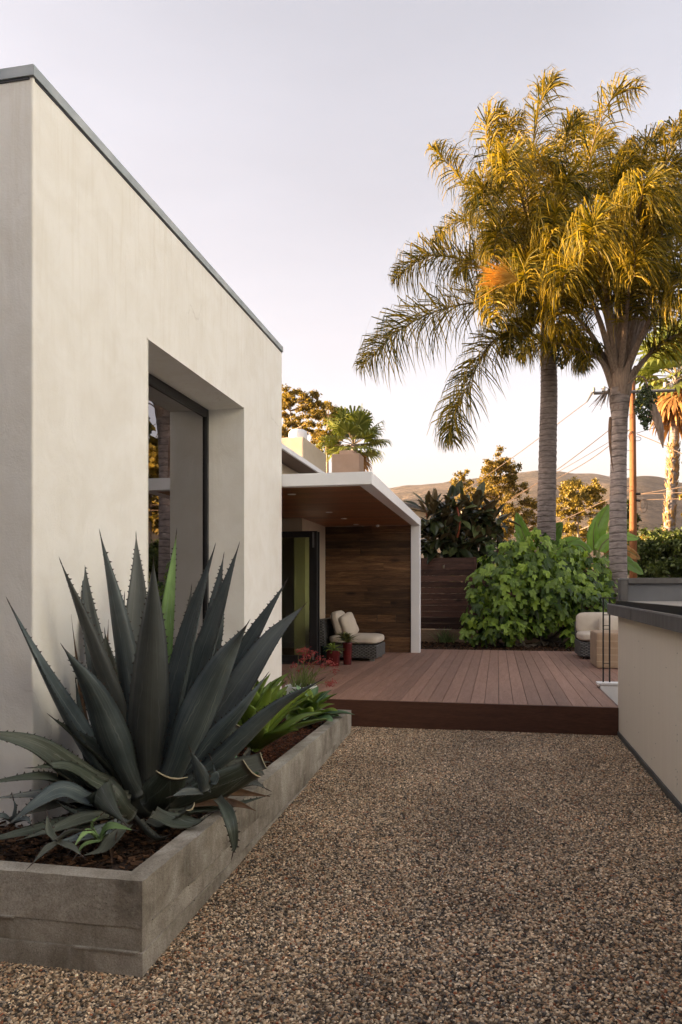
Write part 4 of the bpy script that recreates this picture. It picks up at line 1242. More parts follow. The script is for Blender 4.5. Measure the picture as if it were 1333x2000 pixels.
# core that carries the leaves
MB().lathe((AC.x, AC.y, SZ - 0.02), [(0.17, 0), (0.19, 0.10), (0.15, 0.22), (0.07, 0.42), (0.0, 0.6)], 14).build('stem', MAT['agavelow'], agave, smooth=True)
add_uv(bpy.data.objects[[c.name for c in agave.children if c.name.startswith('stem')][0]], [(0, 0.3, 0)] * (14 * 5))

def pup(label, base, leaves, mat='agave', name='agave_pup'):
    c = P(*base)
    root = thing(name, label, 'agave', (c.x, c.y, SZ))
    for i, (pts, db, dt, w, sd) in enumerate(leaves):
        agave_leaf(root, c, dl(pts, db, dt), w, mat, face=0.5, side=sd, seed=200 + i, thick=0.014, gutter=0.4, teeth=0.03, nseg=14)
    return root
pup('small dark agave pup sprouting at the right foot of the big agave', (395, 1540, 4.15), [
    ([(398, 1545), (390, 1510), (372, 1465)], 4.12, 4.05, 36, -1), ([(405, 1545), (420, 1515), (412, 1482)], 4.15, 4.15, 22, 1), ([(395, 1548), (365, 1548), (335, 1556)], 4.12, 4.0, 26, 1)])
pup('small agave pup with narrow leaves by the planter near edge', (110, 1645, 3.5), [
    ([(112, 1645), (90, 1660), (62, 1688)], 3.5, 3.38, 18, 1), ([(112, 1645), (140, 1655), (160, 1672)], 3.5, 3.40, 18, 1), ([(108, 1640), (95, 1620), (92, 1590)], 3.55, 3.6, 18, 1), ([(112, 1640), (140, 1625), (175, 1622)], 3.5, 3.5, 18, -1)], 'agavelow')
pup('yellowish green agave pup in the litter below the big agave', (195, 1640, 3.75), [
    ([(195, 1640), (170, 1625), (140, 1660)], 3.75, 3.6, 16, 1), ([(196, 1638), (215, 1615), (262, 1622)], 3.75, 3.7, 24, 1), ([(195, 1640), (180, 1610), (200, 1590)], 3.76, 3.76, 14, 1), ([(195, 1642), (165, 1650), (148, 1672)], 3.72, 3.6, 10, 1)], 'agavegreen')
pup('small dark agave pup against the house corner', (25, 1600, 3.75), [
    ([(25, 1605), (30, 1580), (26, 1560)], 3.74, 3.74, 20, 1), ([(25, 1605), (5, 1595), (-25, 1598)], 3.74, 3.6, 20, 1), ([(26, 1606), (50, 1600), (62, 1612)], 3.74, 3.65, 14, 1)])
# the broken leaf hanging over the planter edge
hang = thing('fallen_agave_leaf', 'green agave leaf with withered tip hanging over the planter edge', 'leaf', P(432, 1570, 4.05))
agave_leaf(hang, AC, [(425, 1560, 4.14), (440, 1578, 3.98), (452, 1610, 3.83), (458, 1650, 3.81), (455, 1668, 3.80)], 30, 'agavelow', face=0.8, side=1, seed=301, thick=0.012, gutter=0.4, nseg=18)

# ------------------------------------------------------------------ green rosettes in the far half of the planter
def rosette(name, label, c, n, length, width, mats, seed, group=None, updroop=(25, 85), bias=None, cat='succulent', thick=0.008, fold=0.35, dp=1.0):
    rg = random.Random(seed)
    root = thing(name, label, cat, c, group)
    for i in range(n):
        az = i * 2.39996 + rg.uniform(-0.3, 0.3)
        if bias is not None: az = bias[0] + rg.uniform(-bias[1], bias[1])
        u = (i + 0.5) / n
        el = math.radians(updroop[0] + (updroop[1] - updroop[0]) * u + rg.uniform(-8, 8))
        L_ = length * rg.uniform(0.8, 1.1) * (1 - 0.25 * u)
        r = Vector((math.cos(az), math.sin(az), 0))
        b = Vector(c) + Vector((0, 0, 0.03 + 0.05 * u * length))
        p1 = b + (r * math.cos(el) + Vector((0, 0, math.sin(el)))) * L_ * 0.4
        el2 = el - math.radians(rg.uniform(8, 28) * dp)
        p2 = p1 + (r * math.cos(el2) + Vector((0, 0, math.sin(el2)))) * L_ * 0.35
        el3 = el2 - math.radians(rg.uniform(5, 40) * dp)
        p3 = p2 + (r * math.cos(el3) + Vector((0, 0, math.sin(el3)))) * L_ * 0.3
        path = catmull([b, p1, p2, p3], 12)
        nr = []
        for k, p in enumerate(path):
            T = (path[min(k + 1, 12)] - path[max(k - 1, 0)]).normalized()
            nr.append(-r * T.z + Vector((0, 0, 1)) * T.dot(r))
        mb, uv = leaf_mesh(path, nr, width * rg.uniform(0.8, 1.15), thick, fold, True, 12, 0, rg, False, 'soft')
        o = mb.build('leaf', MAT[rg.choice(mats)], root, smooth=True)
    return root
g1 = PZ(500, 1476, SZ); g1b = PZ(470, 1440, SZ); g2 = PZ(588, 1418, SZ)
rosette('soft_agave', 'bright green soft leaved rosette rising in tall blades beside the big agave', (g1.x, g1.y, SZ), 32, 0.70, 0.17, ['attenuata'], 21, None, (28, 88), dp=0.45, fold=0.55)
rosette('soft_agave', 'bright green soft leaved rosette of upright blades close to the house wall', (-2.22, 6.3, SZ), 30, 0.76, 0.16, ['attenuata'], 22, None, (38, 88), dp=0.35, fold=0.55)
rosette('soft_agave', 'bright green broad leaved rosette in the planter corner before the white pot', (g2.x + 0.06, g2.y, SZ), 36, 0.44, 0.17, ['attenuata', 'attenuata', 'bluegreen'], 23, None, (10, 82), dp=0.7, fold=0.45)
rosette('small_agave', 'small dark green rosette with yellow leaf margins near the planter rim', (*PZ(475, 1530, SZ).xy, SZ), 12, 0.26, 0.075, ['bluegreen', 'agavelow'], 24, None, (15, 75))

# ------------------------------------------------------------------ white pot with red flowers
wp = PY(588.5, 1344, 7.52)
pot = thing('white_pot', 'white glazed round pot behind the green rosettes in the planter', 'pot', (wp.x, wp.y, SZ))
R_ = 0.165; wp.z += 0.02; Hh = wp.z - SZ
MB().lathe((wp.x, wp.y, SZ), [(R_ * 0.72, 0), (R_ * 0.85, Hh * 0.4), (R_ * 0.98, Hh * 0.97), (R_, Hh), (R_ * 0.97, Hh + 0.008), (R_ * 0.92, Hh), (R_ * 0.9, Hh - 0.04)], 36).build('body', MAT['whitepot'], pot, smooth=True)
MB().lathe((wp.x, wp.y, SZ + Hh - 0.045), [(0.0, 0.0), (R_ * 0.9, 0.0)], 24, capb=False).build('potting_soil', MAT['soil'], pot)
fl = thing('red_flower_plant', 'wispy plant with clusters of small red flowers in the white pot', 'plant', (wp.x, wp.y, wp.z - 0.045))
rg = random.Random(31)
stems = MB(); 
FT = [(583, 1272), (598, 1268), (612, 1276), (625, 1285), (640, 1292), (648, 1298), (600, 1285), (590, 1290), (618, 1296), (632, 1300), (655, 1310), (575, 1300), (652, 1332), (645, 1338), (606, 1300), (596, 1278), (586, 1310), (640, 1335)]
for i, (px, py) in enumerate(FT):
    e_ = PY(px, py, 7.52 + rg.uniform(-0.2, 0.15))
    b = Vector((wp.x + rg.uniform(-0.07, 0.07), wp.y + rg.uniform(-0.07, 0.07), wp.z - 0.05))
    m = b.lerp(e_, 0.5) + Vector((rg.uniform(-0.03, 0.03), 0, 0.05))
    st = MB().tube(catmull([b, m, e_], 8), [0.004] * 5 + [0.003, 0.0025, 0.002, 0.0015], 5)
    so = st.build('stem', MAT['stem'], fl)
    cl = MB()
    for q in range(26):
        o = Vector((rg.gauss(0, 0.022), rg.gauss(0, 0.022), rg.gauss(0, 0.016)))
        c_ = e_ + o; a = Vector((rg.uniform(-1, 1), rg.uniform(-1, 1), rg.uniform(-0.2, 1))).normalized()
        cl.tube([c_ - a * 0.010, c_, c_ + a * 0.010], [0.001, 0.0048, 0.001], 5)
    cl.build('flower_cluster', MAT['redflower'], fl)
lv = MB()
for q in range(90):
    b = Vector((wp.x + rg.uniform(-0.1, 0.1), wp.y + rg.uniform(-0.1, 0.1), wp.z - 0.04))
    a = Vector((rg.gauss(0, 0.35) + 0.1, rg.gauss(0, 0.3), 1)).normalized()
    L_ = rg.uniform(0.12, 0.3); w = Vector((a.z, 0, -a.x)) * 0.004
    p1, p2 = b + a * L_ * 0.6, b + a * L_ + Vector((a.x * 0.05, 0, -0.02))
    lv.add([b - w, b + w, p1 + w * 0.8, p1 - w * 0.8, p2], [(0, 1, 2, 3), (3, 2, 4)])
lv.build('foliage', MAT['grass'], fl)

# ------------------------------------------------------------------ cushions
def cushion(name, c, size, mat, parent, rot=(0, 0, 0), puff=0.35, seed=0, label=None, cat=None, pinch=0.0):
    """a stuffed cushion: rounded box with soft bulging faces"""
    n = 10; mb = MB(); sx, sy, sz_ = [s / 2 for s in size]
    Rm = Matrix.Identity(3)
    for ax, an in zip('XYZ', rot): Rm = Matrix.Rotation(an, 3, ax) @ Rm
    cache = {}
    def pt(u, v, w):
        q = Vector((u, v, w))
        p = 5.0
        l = (abs(u) ** p + abs(v) ** p + abs(w) ** p) ** (1 / p)
        q = q / l
        ax = min((sx, 0), (sy, 1), (sz_, 2))[1]
        o = [0, 1, 2]; o.remove(ax)
        r2 = max(abs(q[o[0]]), abs(q[o[1]]))
        k = 1 - puff * r2 ** 3
        q[ax] *= k
        if pinch:
            cc = (abs(q[o[0]]) * abs(q[o[1]])) ** 2
            q[o[0]] *= 1 + pinch * cc; q[o[1]] *= 1 + pinch * cc
        wv = Vector((q.x * sx, q.y * sy, q.z * sz_))
        wv += Vector((1, 1, 1)) * 0.004 * noise.noise(wv * 14 + Vector((seed, 0, 0)))
        return Vector(c) + Rm @ wv
    for ax in range(3):
        for s in (-1, 1):
            base = len(mb.v)
            for i in range(n + 1):
                for j in range(n + 1):
                    a, b = -1 + 2 * i / n, -1 + 2 * j / n
                    co = [0, 0, 0]; co[ax] = s; co[(ax + 1) % 3] = a; co[(ax + 2) % 3] = b
                    mb.v.append(pt(*co))
            for i in range(n):
                for j in range(n):
                    q = base + i * (n + 1) + j
                    f = (q, q + n + 1, q + n + 2, q + 1)
                    mb.f.append(f if s > 0 else tuple(reversed(f))); mb.m.append(0)
    o = weld_smooth(mb, name, mat, parent)
    if label: tag(o, label, cat)
    return o
def weld_smooth(mb, name, mat, parent):
    v = np.array([tuple(x) for x in mb.v]); c = (v.min(0) + v.max(0)) / 2
    me = bpy.data.meshes.new(name)
    me.from_pydata([tuple(x) for x in (v - c)], [], mb.f)
    bm = bmesh.new(); bm.from_mesh(me); bmesh.ops.remove_doubles(bm, verts=bm.verts[:], dist=1e-5); bm.to_mesh(me); bm.free()
    me.polygons.foreach_set('use_smooth', [True] * len(me.polygons))
    me.materials.append(mat)
    return place(bpy.data.objects.new(name, me), Vector(c), parent)

# wicker chaise under the canopy
ch = thing('wicker_chaise', 'grey wicker chaise with thick cream seat cushion under the canopy', 'chaise', (-2.5, 13.1, DZ))
cx0, cx1, cy0, cy1 = -3.02, -1.99, 12.62, 13.62
MB().box(cx0 + 0.16, cx1, cy0, cy1, DZ + 0.05, DZ + 0.275).build('base', MAT['wicker'], ch, bevel=0.02)
MB().hexa([(cx0, cy0, DZ + 0.05), (cx0 + 0.155, cy0, DZ + 0.05), (cx0 + 0.155, cy1, DZ + 0.05), (cx0, cy1, DZ + 0.05), (cx0 - 0.03, cy0, DZ + 0.70), (cx0 + 0.11, cy0, DZ + 0.70), (cx0 + 0.11, cy1, DZ + 0.70), (cx0 - 0.03, cy1, DZ + 0.70)]).build('backrest', MAT['wicker'], ch, bevel=0.02)
for xx in (cx0 + 0.06, cx1 - 0.12):
    for yy in (cy0 + 0.05, cy1 - 0.1):
        MB().box(xx, xx + 0.07, yy, yy + 0.05, DZ, DZ + 0.05).build('foot', MAT['steel'], ch)
cushion('seat_cushion', ((cx0 + 0.17 + cx1) / 2 + 0.005, (cy0 + cy1) / 2, DZ + 0.355), (cx1 - cx0 - 0.14, cy1 - cy0 + 0.01, 0.165), MAT['cushion'], ch, puff=0.12, seed=3)
cushion('back_cushion', (cx0 + 0.29, cy0 + 0.52, DZ + 0.63), (0.22, 0.86, 0.42), MAT['cushion'], None, rot=(0, -0.28, 0.04), puff=0.45, seed=5, label='plump cream back cushion leaning on the wicker chaise backrest', cat='cushion')
cushion('throw_pillow', (cx0 + 0.49, cy0 + 0.30, DZ + 0.60), (0.19, 0.42, 0.40), MAT['cushion'], None, rot=(0.25, -0.30, -0.35), puff=0.55, seed=7, label='small square cream throw pillow propped on the wicker chaise', cat='pillow', pinch=0.06)

# pots beside it
def red_pot(px0, px1, py0, py1, label, mat):
    b = PZ((px0 + px1) / 2, py1, DZ); d = (b - CAMP).dot(Vector((-SA, CA, 0)))
    r = (px1 - px0) / 2 * d / F; h = (py1 - py0) * d / F
    root = thing('plant_pot', label, 'pot', (b.x, b.y, DZ))
    MB().lathe((b.x, b.y, DZ), [(r * 0.76, 0), (r * 0.80, 0.01), (r * 0.96, h * 0.93), (r, h * 0.95), (r * 1.0, h), (r * 0.9, h), (r * 0.88, h - 0.03)], 32).build('body', mat, root, smooth=True)
    MB().lathe((b.x, b.y, DZ + h - 0.03), [(0, 0), (r * 0.9, 0)], 20, capb=False).build('potting_soil', MAT['soil'], root)
    return b, r, h
b, r, h = red_pot(669, 689, 1255, 1298, 'tall dark red glazed pot in front of the wicker chaise', MAT['redpot'])
rosette('succulent', 'spiky bronze green succulent in the tall red pot', (b.x, b.y, DZ + h - 0.03), 30, 0.24, 0.035, ['succulent'], 41, None, (15, 85), cat='succulent', thick=0.006)
rosette('succulent', 'spiky bronze green succulent offset leaning out over the tall red pot rim', (b.x - 0.05, b.y - 0.02, DZ + h + 0.01), 20, 0.19, 0.03, ['succulent'], 42, None, (5, 80), cat='succulent', thick=0.006)
b, r, h = red_pot(636, 666, 1270, 1301, 'short wide dark red pot next to the taller red pot', MAT['redpot'])
rosette('succulent', 'fresh green leafy succulent in the short red pot', (b.x, b.y, DZ + h - 0.03), 24, 0.20, 0.035, ['attenuata'], 43, None, (-5, 75), cat='succulent', thick=0.006)
b, r, h = red_pot(626, 646, 1262, 1294, 'small dark green pot behind the red pots', MAT['greenpot'])

# ------------------------------------------------------------------ wicker sofa and covered table on the right of the deck
so = thing('wicker_sofa', 'dark wicker sofa with cream cushions at the back of the deck', 'sofa', (2.3, 14.2, DZ))
s0 = PZ(1131, 1279, DZ); sy0, sy1 = 13.75, 14.75
sx0 = PY(1134, 1270, sy0).x
MB().box(sx0, 4.2, sy0 + 0.02, sy1, DZ + 0.04, DZ + 0.30).build('base', MAT['wicker'], so, bevel=0.02)
MB().box(sx0 + 0.005, 4.2, sy1 - 0.16, sy1 + 0.01, DZ + 0.301, DZ + 0.62).build('backrest', MAT['wicker'], so, bevel=0.02)
for xx in (sx0 + 0.05, 2.9, 4.05):
    MB().box(xx, xx + 0.06, sy0 + 0.08, sy0 + 0.14, DZ, DZ + 0.04).build('foot', MAT['black'], so)
for k in range(3):
    cushion('seat_cushion', (sx0 + 0.36 + 0.74 * k, (sy0 + sy1) / 2 - 0.08, DZ + 0.385), (0.73, 0.86, 0.18), MAT['cushion'], so, puff=0.18, seed=20 + k)
for k in range(3):
    cushion('back_cushion', (sx0 + 0.37 + 0.74 * k, sy1 - 0.28, DZ + 0.60), (0.74, 0.22, 0.40), MAT['cushion'], so, rot=(-0.15, 0, 0), puff=0.3, seed=24 + k)
cushion('throw_pillow', (sx0 + 0.62, sy1 - 0.52, DZ + 0.58), (0.50, 0.18, 0.32), MAT['cushion'], None, rot=(-0.2, 0, 0.05), puff=0.4, seed=28, label='cream rectangular pillow resting on the wicker sofa', cat='pillow')
ot = thing('covered_ottoman', 'tan fabric cube ottoman with pale stitched bands in front of the sofa', 'ottoman', (2.5, 12.6, DZ))
ox0 = PY(1166, 1270, 12.2).x
MB().box(ox0, ox0 + 0.95, 12.2, 13.05, DZ + 0.004, PY(1180, 1236, 12.2).z).build('body', MAT['tancover'], ot, bevel=0.035)
ztop = PY(1180, 1236, 12.2).z
for k in range(1, 5):
    zz = DZ + (ztop - DZ) * k / 5.2
    MB().box(ox0 - 0.002, ox0 + 0.952, 12.196, 12.2, zz - 0.003, zz + 0.003).build('stitch_band', MAT['stitch'], ot)

# ------------------------------------------------------------------ garden bed and fence behind the deck
BZ = 0.22; FY = 19.0
tag(MB().add([(-6, DY1 + 0.024, BZ - 0.04), (7, DY1 + 0.024, BZ - 0.04), (7, FY + 6, BZ - 0.02), (-6, FY + 6, BZ - 0.02)], [(0, 1, 2, 3)]).build('garden_bed', MAT['soil']), kind='structure')
chips('bed_mulch', [(-2.2, 4.5, DY1 + 0.05, FY - 0.05)], 5000, 0.03, 0.10, MAT['darkmulch'], 'brown bark mulch in the bed between deck and fence', lambda x, y: BZ - 0.02, 6)
def fence(name, label, px0, px1, pytop, rows, seed, zbase=BZ - 0.05, pale=True):
    a, b = PY(px0, pytop, FY), PY(px1, pytop, FY)
    top = PY((px0 + px1) / 2, pytop, FY).z
    root = thing(name, label, 'fence', ((a.x + b.x) / 2, FY, zbase))
    zb = zbase + 0.36 if pale else zbase
    if pale: piece('base_board', a.x, b.x, FY - 0.03, FY + 0.01, zbase, zb - 0.01, MAT['palewood'], root, 0.006)
    rg = random.Random(seed); hh = (top - zb) / rows; z = zb
    n = max(1, round((b.x - a.x) / 2.4))
    for r in range(rows):
        for k in range(n):
            x0 = a.x + (b.x - a.x) * k / n; x1 = a.x + (b.x - a.x) * (k + 1) / n
            dy = rg.uniform(0, 0.008)
            piece('plank', x0 + 0.003, x1 - 0.003, FY - 0.028 - dy, FY - dy, round(z + 0.001, 4), round(z + hh - 0.001, 4), MAT['fence'], root, 0.004)
        z += hh
    for k in range(n + 1):
        xx = a.x + (b.x - a.x) * k / n
        piece('post', xx - 0.05, xx + 0.05, FY + 0.002, FY + 0.10, zbase, top + 0.01, MAT['fence'], root, 0.006)
    return root, a, b, top
fence('plank_fence', 'tall dark horizontal plank fence below the rubber plant', 700, 927, 1090, 12, 3)
_, fa, fb, ft = fence('plank_fence', 'lower dark plank fence hidden behind the fig bush', 929, 1222, 1114, 10, 4)
MB().box(fb.x - 0.55, fb.x + 0.04, FY - 0.08, FY + 0.14, ft + 0.004, ft + 0.06).build('cap_rail', MAT['fence'], bpy.data.objects['plank_fence.001'], bevel=0.01)
q = PY(946, 1060, FY + 0.6)
tag(MB().box(q.x - 0.05, q.x + 0.05, FY + 0.55, FY + 0.65, BZ - 0.05, q.z).build('wooden_post', MAT['palewood'], bevel=0.006), 'pale wooden post between the rubber plant and the fig bush', 'post')
q = PY(975, 1040, FY + 0.9)
tag(MB().box(q.x - 0.055, q.x + 0.055, FY + 0.85, FY + 0.95, BZ - 0.05, q.z).build('wooden_post', MAT['fence'], bevel=0.006), 'dark wooden post behind the left shoulder of the fig bush', 'post')

# grass tuft at the foot of the fence
gt = PZ(872, 1254, BZ)
rg = random.Random(77); m = MB()
for k in range(150):
    b = Vector((gt.x + rg.gauss(0, 0.09), gt.y + rg.gauss(0, 0.07), BZ - 0.03))
    a = Vector((rg.gauss(0, 0.45), rg.gauss(0, 0.4), 1)).normalized(); L_ = rg.uniform(0.2, 0.5)
    w = Vector((0.006, 0.003, 0)); p1 = b + a * L_ * 0.6; p2 = b + a * L_ + Vector((a.x, a.y, -0.2)) * 0.15
    m.add([b - w, b + w, p1 + w * 0.7, p1 - w * 0.7, p2], [(0, 1, 2, 3), (3, 2, 4)])
tag(m.build('grass_tuft', MAT['grass']), 'grey green grass tuft at the foot of the dark fence', 'grass')

def leaf_object(name, me, loc, tipdir, nrm, scale, parent):
    T = tipdir.normalized(); N = nrm - T * nrm.dot(T)
    if N.length < 1e-4: N = T.orthogonal()
    N.normalize(); R = T.cross(N)
    Mx = Matrix((R, T, N)).transposed()
    o = bpy.data.objects.new(name, me)
    o.rotation_euler = Mx.to_euler()
    o.scale = (scale, scale, scale)
    place(o, loc, parent)
    return o
def leaf_geo(me_v, loc, tipdir, nrm, scale):
    T = tipdir.normalized(); N = nrm - T * nrm.dot(T)
    if N.length < 1e-4: N = T.orthogonal()
    N.normalize(); R = T.cross(N)
    return [loc + (R * v[0] + T * v[1] + N * v[2]) * scale for v in me_v]

# ------------------------------------------------------------------ fig bush
def fig_leaf(seed):
    rg = random.Random(seed)
    lobes = [(-152, 0.36), (-120, 0.48), (-94, 0.38), (-60, 0.60), (-33, 0.38), (-9, 0.76), (9, 0.76), (33, 0.38), (60, 0.60), (94, 0.38), (120, 0.48), (152, 0.36)]
    v = [(0, 0.12, 0.0)]
    for a, r in lobes:
        a = math.radians(a + rg.uniform(-5, 5)); r *= rg.uniform(0.88, 1.1)
        x, y = math.sin(a) * r, math.cos(a) * r + 0.22
        v.append((x, y, -0.45 * (x * x) - 0.4 * max(0, y - 0.2) ** 2 + rg.uniform(-0.03, 0.03)))
    v.append((0, 0.0, 0))
    n = len(v)
    f = [(0, i + 1, i) if False else (0, i, i + 1) for i in range(1, n - 1)] + [(0, n - 1, 1)]
    return v, [tuple(reversed(x)) for x in f]
FIGV = [fig_leaf(s) for s in range(4)]
FIGM = []
for v, f in FIGV:
    me = bpy.data.meshes.new('fig_leaf'); me.from_pydata(v, [], f); me.materials.append(MAT['fig']); FIGM.append(me)
BL = [(1040, 1082, 50, 17.6), (985, 1100, 45, 17.5), (1095, 1098, 45, 17.7), (1150, 1118, 42, 17.7), (1182, 1150, 30, 17.4), (945, 1140, 34, 17.3), (1005, 1145, 55, 17.1),
      (1075, 1150, 58, 17.0), (1140, 1172, 46, 17.1), (935, 1195, 34, 17.1), (985, 1205, 46, 16.9), (1045, 1200, 42, 17.1), (1110, 1205, 34, 17.2), (1122, 1235, 22, 17.0),
      (922, 1232, 20, 17.1), (1000, 1236, 24, 17.0), (1175, 1195, 30, 17.3), (960, 1235, 20, 17.0), (1030, 1110, 45, 17.3), (1120, 1140, 40, 17.2)]
fc = PZ(1075, 1262, BZ)
figb = thing('fig_bush', 'broad bright green fig bush with lobed leaves behind the deck', 'bush', (fc.x, fc.y + 0.4, BZ))
rg = random.Random(9); cand = []
tot = sum(b[2] ** 2 for b in BL)
for px, py, r, d in BL:
    c = P(px, py, d); R_ = r * d / F
    for k in range(int(2200 * r * r / tot)):
        v = Vector((rg.gauss(0, 1), rg.gauss(0, 1), rg.gauss(0, 1))).normalized()
        if v.y > 0.35 and rg.random() < 0.75: continue
        rad = R_ * (1 - 0.55 * rg.random() ** 1.6)
        pos = c + Vector((v.x, v.y * 1.15, v.z)) * rad
        if pos.z < BZ + 0.1: continue
        out = Vector((v.x, v.y, 0)); 
        tipd = Vector((v.x * 0.7, v.y * 0.7, -0.8)) + Vector((rg.gauss(0, .35), rg.gauss(0, .35), rg.gauss(0, .25)))
        nr = Vector((v.x * 0.45, v.y * 0.45 - 0.25, 0.8)) + Vector((rg.gauss(0, .35), rg.gauss(0, .35), rg.gauss(0, .2)))
        cand.append((pos, tipd, nr, 0.11 + 0.15 * rg.random() ** 0.8, rg.randrange(4)))
def depth(p): return p.dot(Vector((-SA, CA, 0)))
cand.sort(key=lambda q: depth(q[0]) - q[3] * 2.0)
for pos, tipd, nr, s, k in cand[:300]:
    leaf_object('leaf', FIGM[k], pos, tipd, nr, s, figb)
m = MB()
for pos, tipd, nr, s, k in cand[300:]:
    m.add(leaf_geo(FIGV[k][0], pos, tipd, nr, s), FIGV[k][1])
tag(m.build('foliage', MAT['figmass'], figb), kind='stuff')
br = MB()
tb = Vector((fc.x, fc.y + 0.4, BZ - 0.05))
br.tube(catmull([tb, tb + Vector((-0.1, -0.05, 0.3)), tb + Vector((-0.25, -0.1, 0.7))], 8), [0.07, 0.065, 0.06, 0.058, 0.055, 0.05, 0.05, 0.045, 0.04], 8)
for px, py, r, d in BL:
    e_ = P(px, py, d); mid = tb.lerp(e_, 0.45) + Vector((0, 0, -0.25 + rg.uniform(-0.1, 0.1)))
    br.tube(catmull([tb + Vector((0, 0, 0.15)), mid, e_], 9), [0.04 * (1 - 0.08 * i) for i in range(10)], 6)
br.build('branches', MAT['darkbark'], figb, smooth=True)

# ------------------------------------------------------------------ rubber plant over the fence
def ell_leaf(fold, droop):
    v = []; n = 8
    for i in range(n + 1):
        t = i / n; w = 0.21 * math.sin(math.pi * min(1, t * 0.97 + 0.03)) ** 0.8 * (1 if t < 0.6 else 1 - 0.15 * (t - 0.6))
        if i == n: w = 0.004
        z = -droop * t * t
        for s in (-1, -0.5, 0, 0.5, 1): v.append((s * w, t, z + fold * w * abs(s) - (0.012 if s == 0 else 0)))
    f = []
    for i in range(n):
        for j in range(4):
            a = i * 5 + j; f.append((a, a + 1, a + 6, a + 5))
    return v, f
RUBM = []
for fo, dr in ((0.3, 0.05), (0.45, 0.15), (0.2, 0.28)):
    v, f = ell_leaf(fo, dr)
    me = bpy.data.meshes.new('rubber_leaf'); me.from_pydata(v, [], f); me.materials.append(MAT['rubber'])
    me.polygons.foreach_set('use_smooth', [True] * len(me.polygons)); RUBM.append(me)
rc = PY(900, 1100, FY + 0.9)
rub = thing('rubber_plant', 'dense dark glossy rubber plant spilling over the plank fence', 'bush', (rc.x, rc.y, BZ - 0.05))
rg = random.Random(19)
RB = [(845, 1010, 34), (885, 1005, 40), (930, 1005, 36), (962, 1030, 26), (850, 1060, 36), (895, 1060, 40), (940, 1065, 28), (872, 1090, 18), (905, 1092, 18), (830, 1090, 22), (930, 1045, 36), (975, 1012, 18), (822, 1055, 24), (960, 1075, 18), (915, 1085, 26), (865, 1040, 34)]
tot = sum(b[2] ** 2 for b in RB)
stem = MB(); RUBV = [ell_leaf(0.3, 0.05), ell_leaf(0.45, 0.15), ell_leaf(0.2, 0.28)]; rmass = MB(); nrub = 0
for px, py, r in RB:
    c = P(px, py, depth(Vector((rc.x, FY + 0.6, 0))) if False else 19.4); R_ = r * 19.4 / F
    c.y = max(c.y, FY + 0.35)
    stem.tube(catmull([Vector((rc.x + rg.uniform(-.3, .3), rc.y + 0.2, BZ)), Vector((c.x, c.y + 0.2, c.z - 0.7)), c], 8), [0.05, 0.045, 0.04, 0.036, 0.032, 0.028, 0.024, 0.02, 0.016], 6)
    for k in range(int(640 * r * r / tot)):
        v = Vector((rg.gauss(0, 1), rg.gauss(-0.35, 1), rg.gauss(0.1, 1))).normalized()
        pos = c + v * R_ * rg.uniform(0.25, 0.95)
        if pos.y < FY - 0.25: pos.y = FY - 0.25 + rg.uniform(0, 0.2)
        if pos.y < FY + 0.15 and pos.z < PY(880, 1100, FY).z: pos.y = FY + 0.2
        up = 0.75 if v.z > 0.2 else (0.05 if v.z > -0.3 else -0.6)
        tipd = Vector((v.x * 0.9, v.y * 0.7, up)) + Vector((rg.gauss(0, .25), rg.gauss(0, .25), rg.gauss(0, .25)))
        nr = Vector((-v.x * 0.4, -v.y * 0.3 - 0.35, 0.85)) + Vector((rg.gauss(0, .3), rg.gauss(0, .3), rg.gauss(0, .2)))
        if v.y > -0.15 and rg.random() < 0.35: continue
        if v.y > -0.15 or nrub >= 270:
            vv, ff = rg.choice(RUBV); rmass.add(leaf_geo(vv, pos, tipd, nr, rg.uniform(0.36, 0.50)), ff)
        else:
            leaf_object('leaf', rg.choice(RUBM), pos, tipd, nr, rg.uniform(0.36, 0.54), rub); nrub += 1
stem.build('stem', MAT['darkbark'], rub, smooth=True)
tag(rmass.build('inner_foliage', MAT['rubbermass'], rub, smooth=True), kind='stuff')
for px, py in ((868, 985), (888, 1000), (926, 995), (960, 985), (895, 1010), (905, 1040), (835, 1000), (948, 990)):
    a = P(px, py + 14, 19.3); b = P(px + rg.uniform(-4, 4), py - 8, 19.3)
    MB().tube([a, a.lerp(b, .5), b], [0.018, 0.014, 0.002], 6).build('shoot', MAT['rubbersheath'], rub, smooth=True)
    for k in range(3):
        an = rg.uniform(0, 6.28)
        leaf_object('leaf', RUBM[0], a, Vector((math.cos(an) * 0.6, math.sin(an) * 0.4, 0.9)), Vector((-math.cos(an), -math.sin(an), 0.5)), rg.uniform(0.36, 0.48), rub)
# the long arching red-brown stem in front
MB().tube(catmull([P(894, 1050, 19.0), P(899, 1020, 18.95), P(893, 990, 19.1)], 8), 0.022, 6).build('stem', MAT['rubbersheath'], rub, smooth=True)

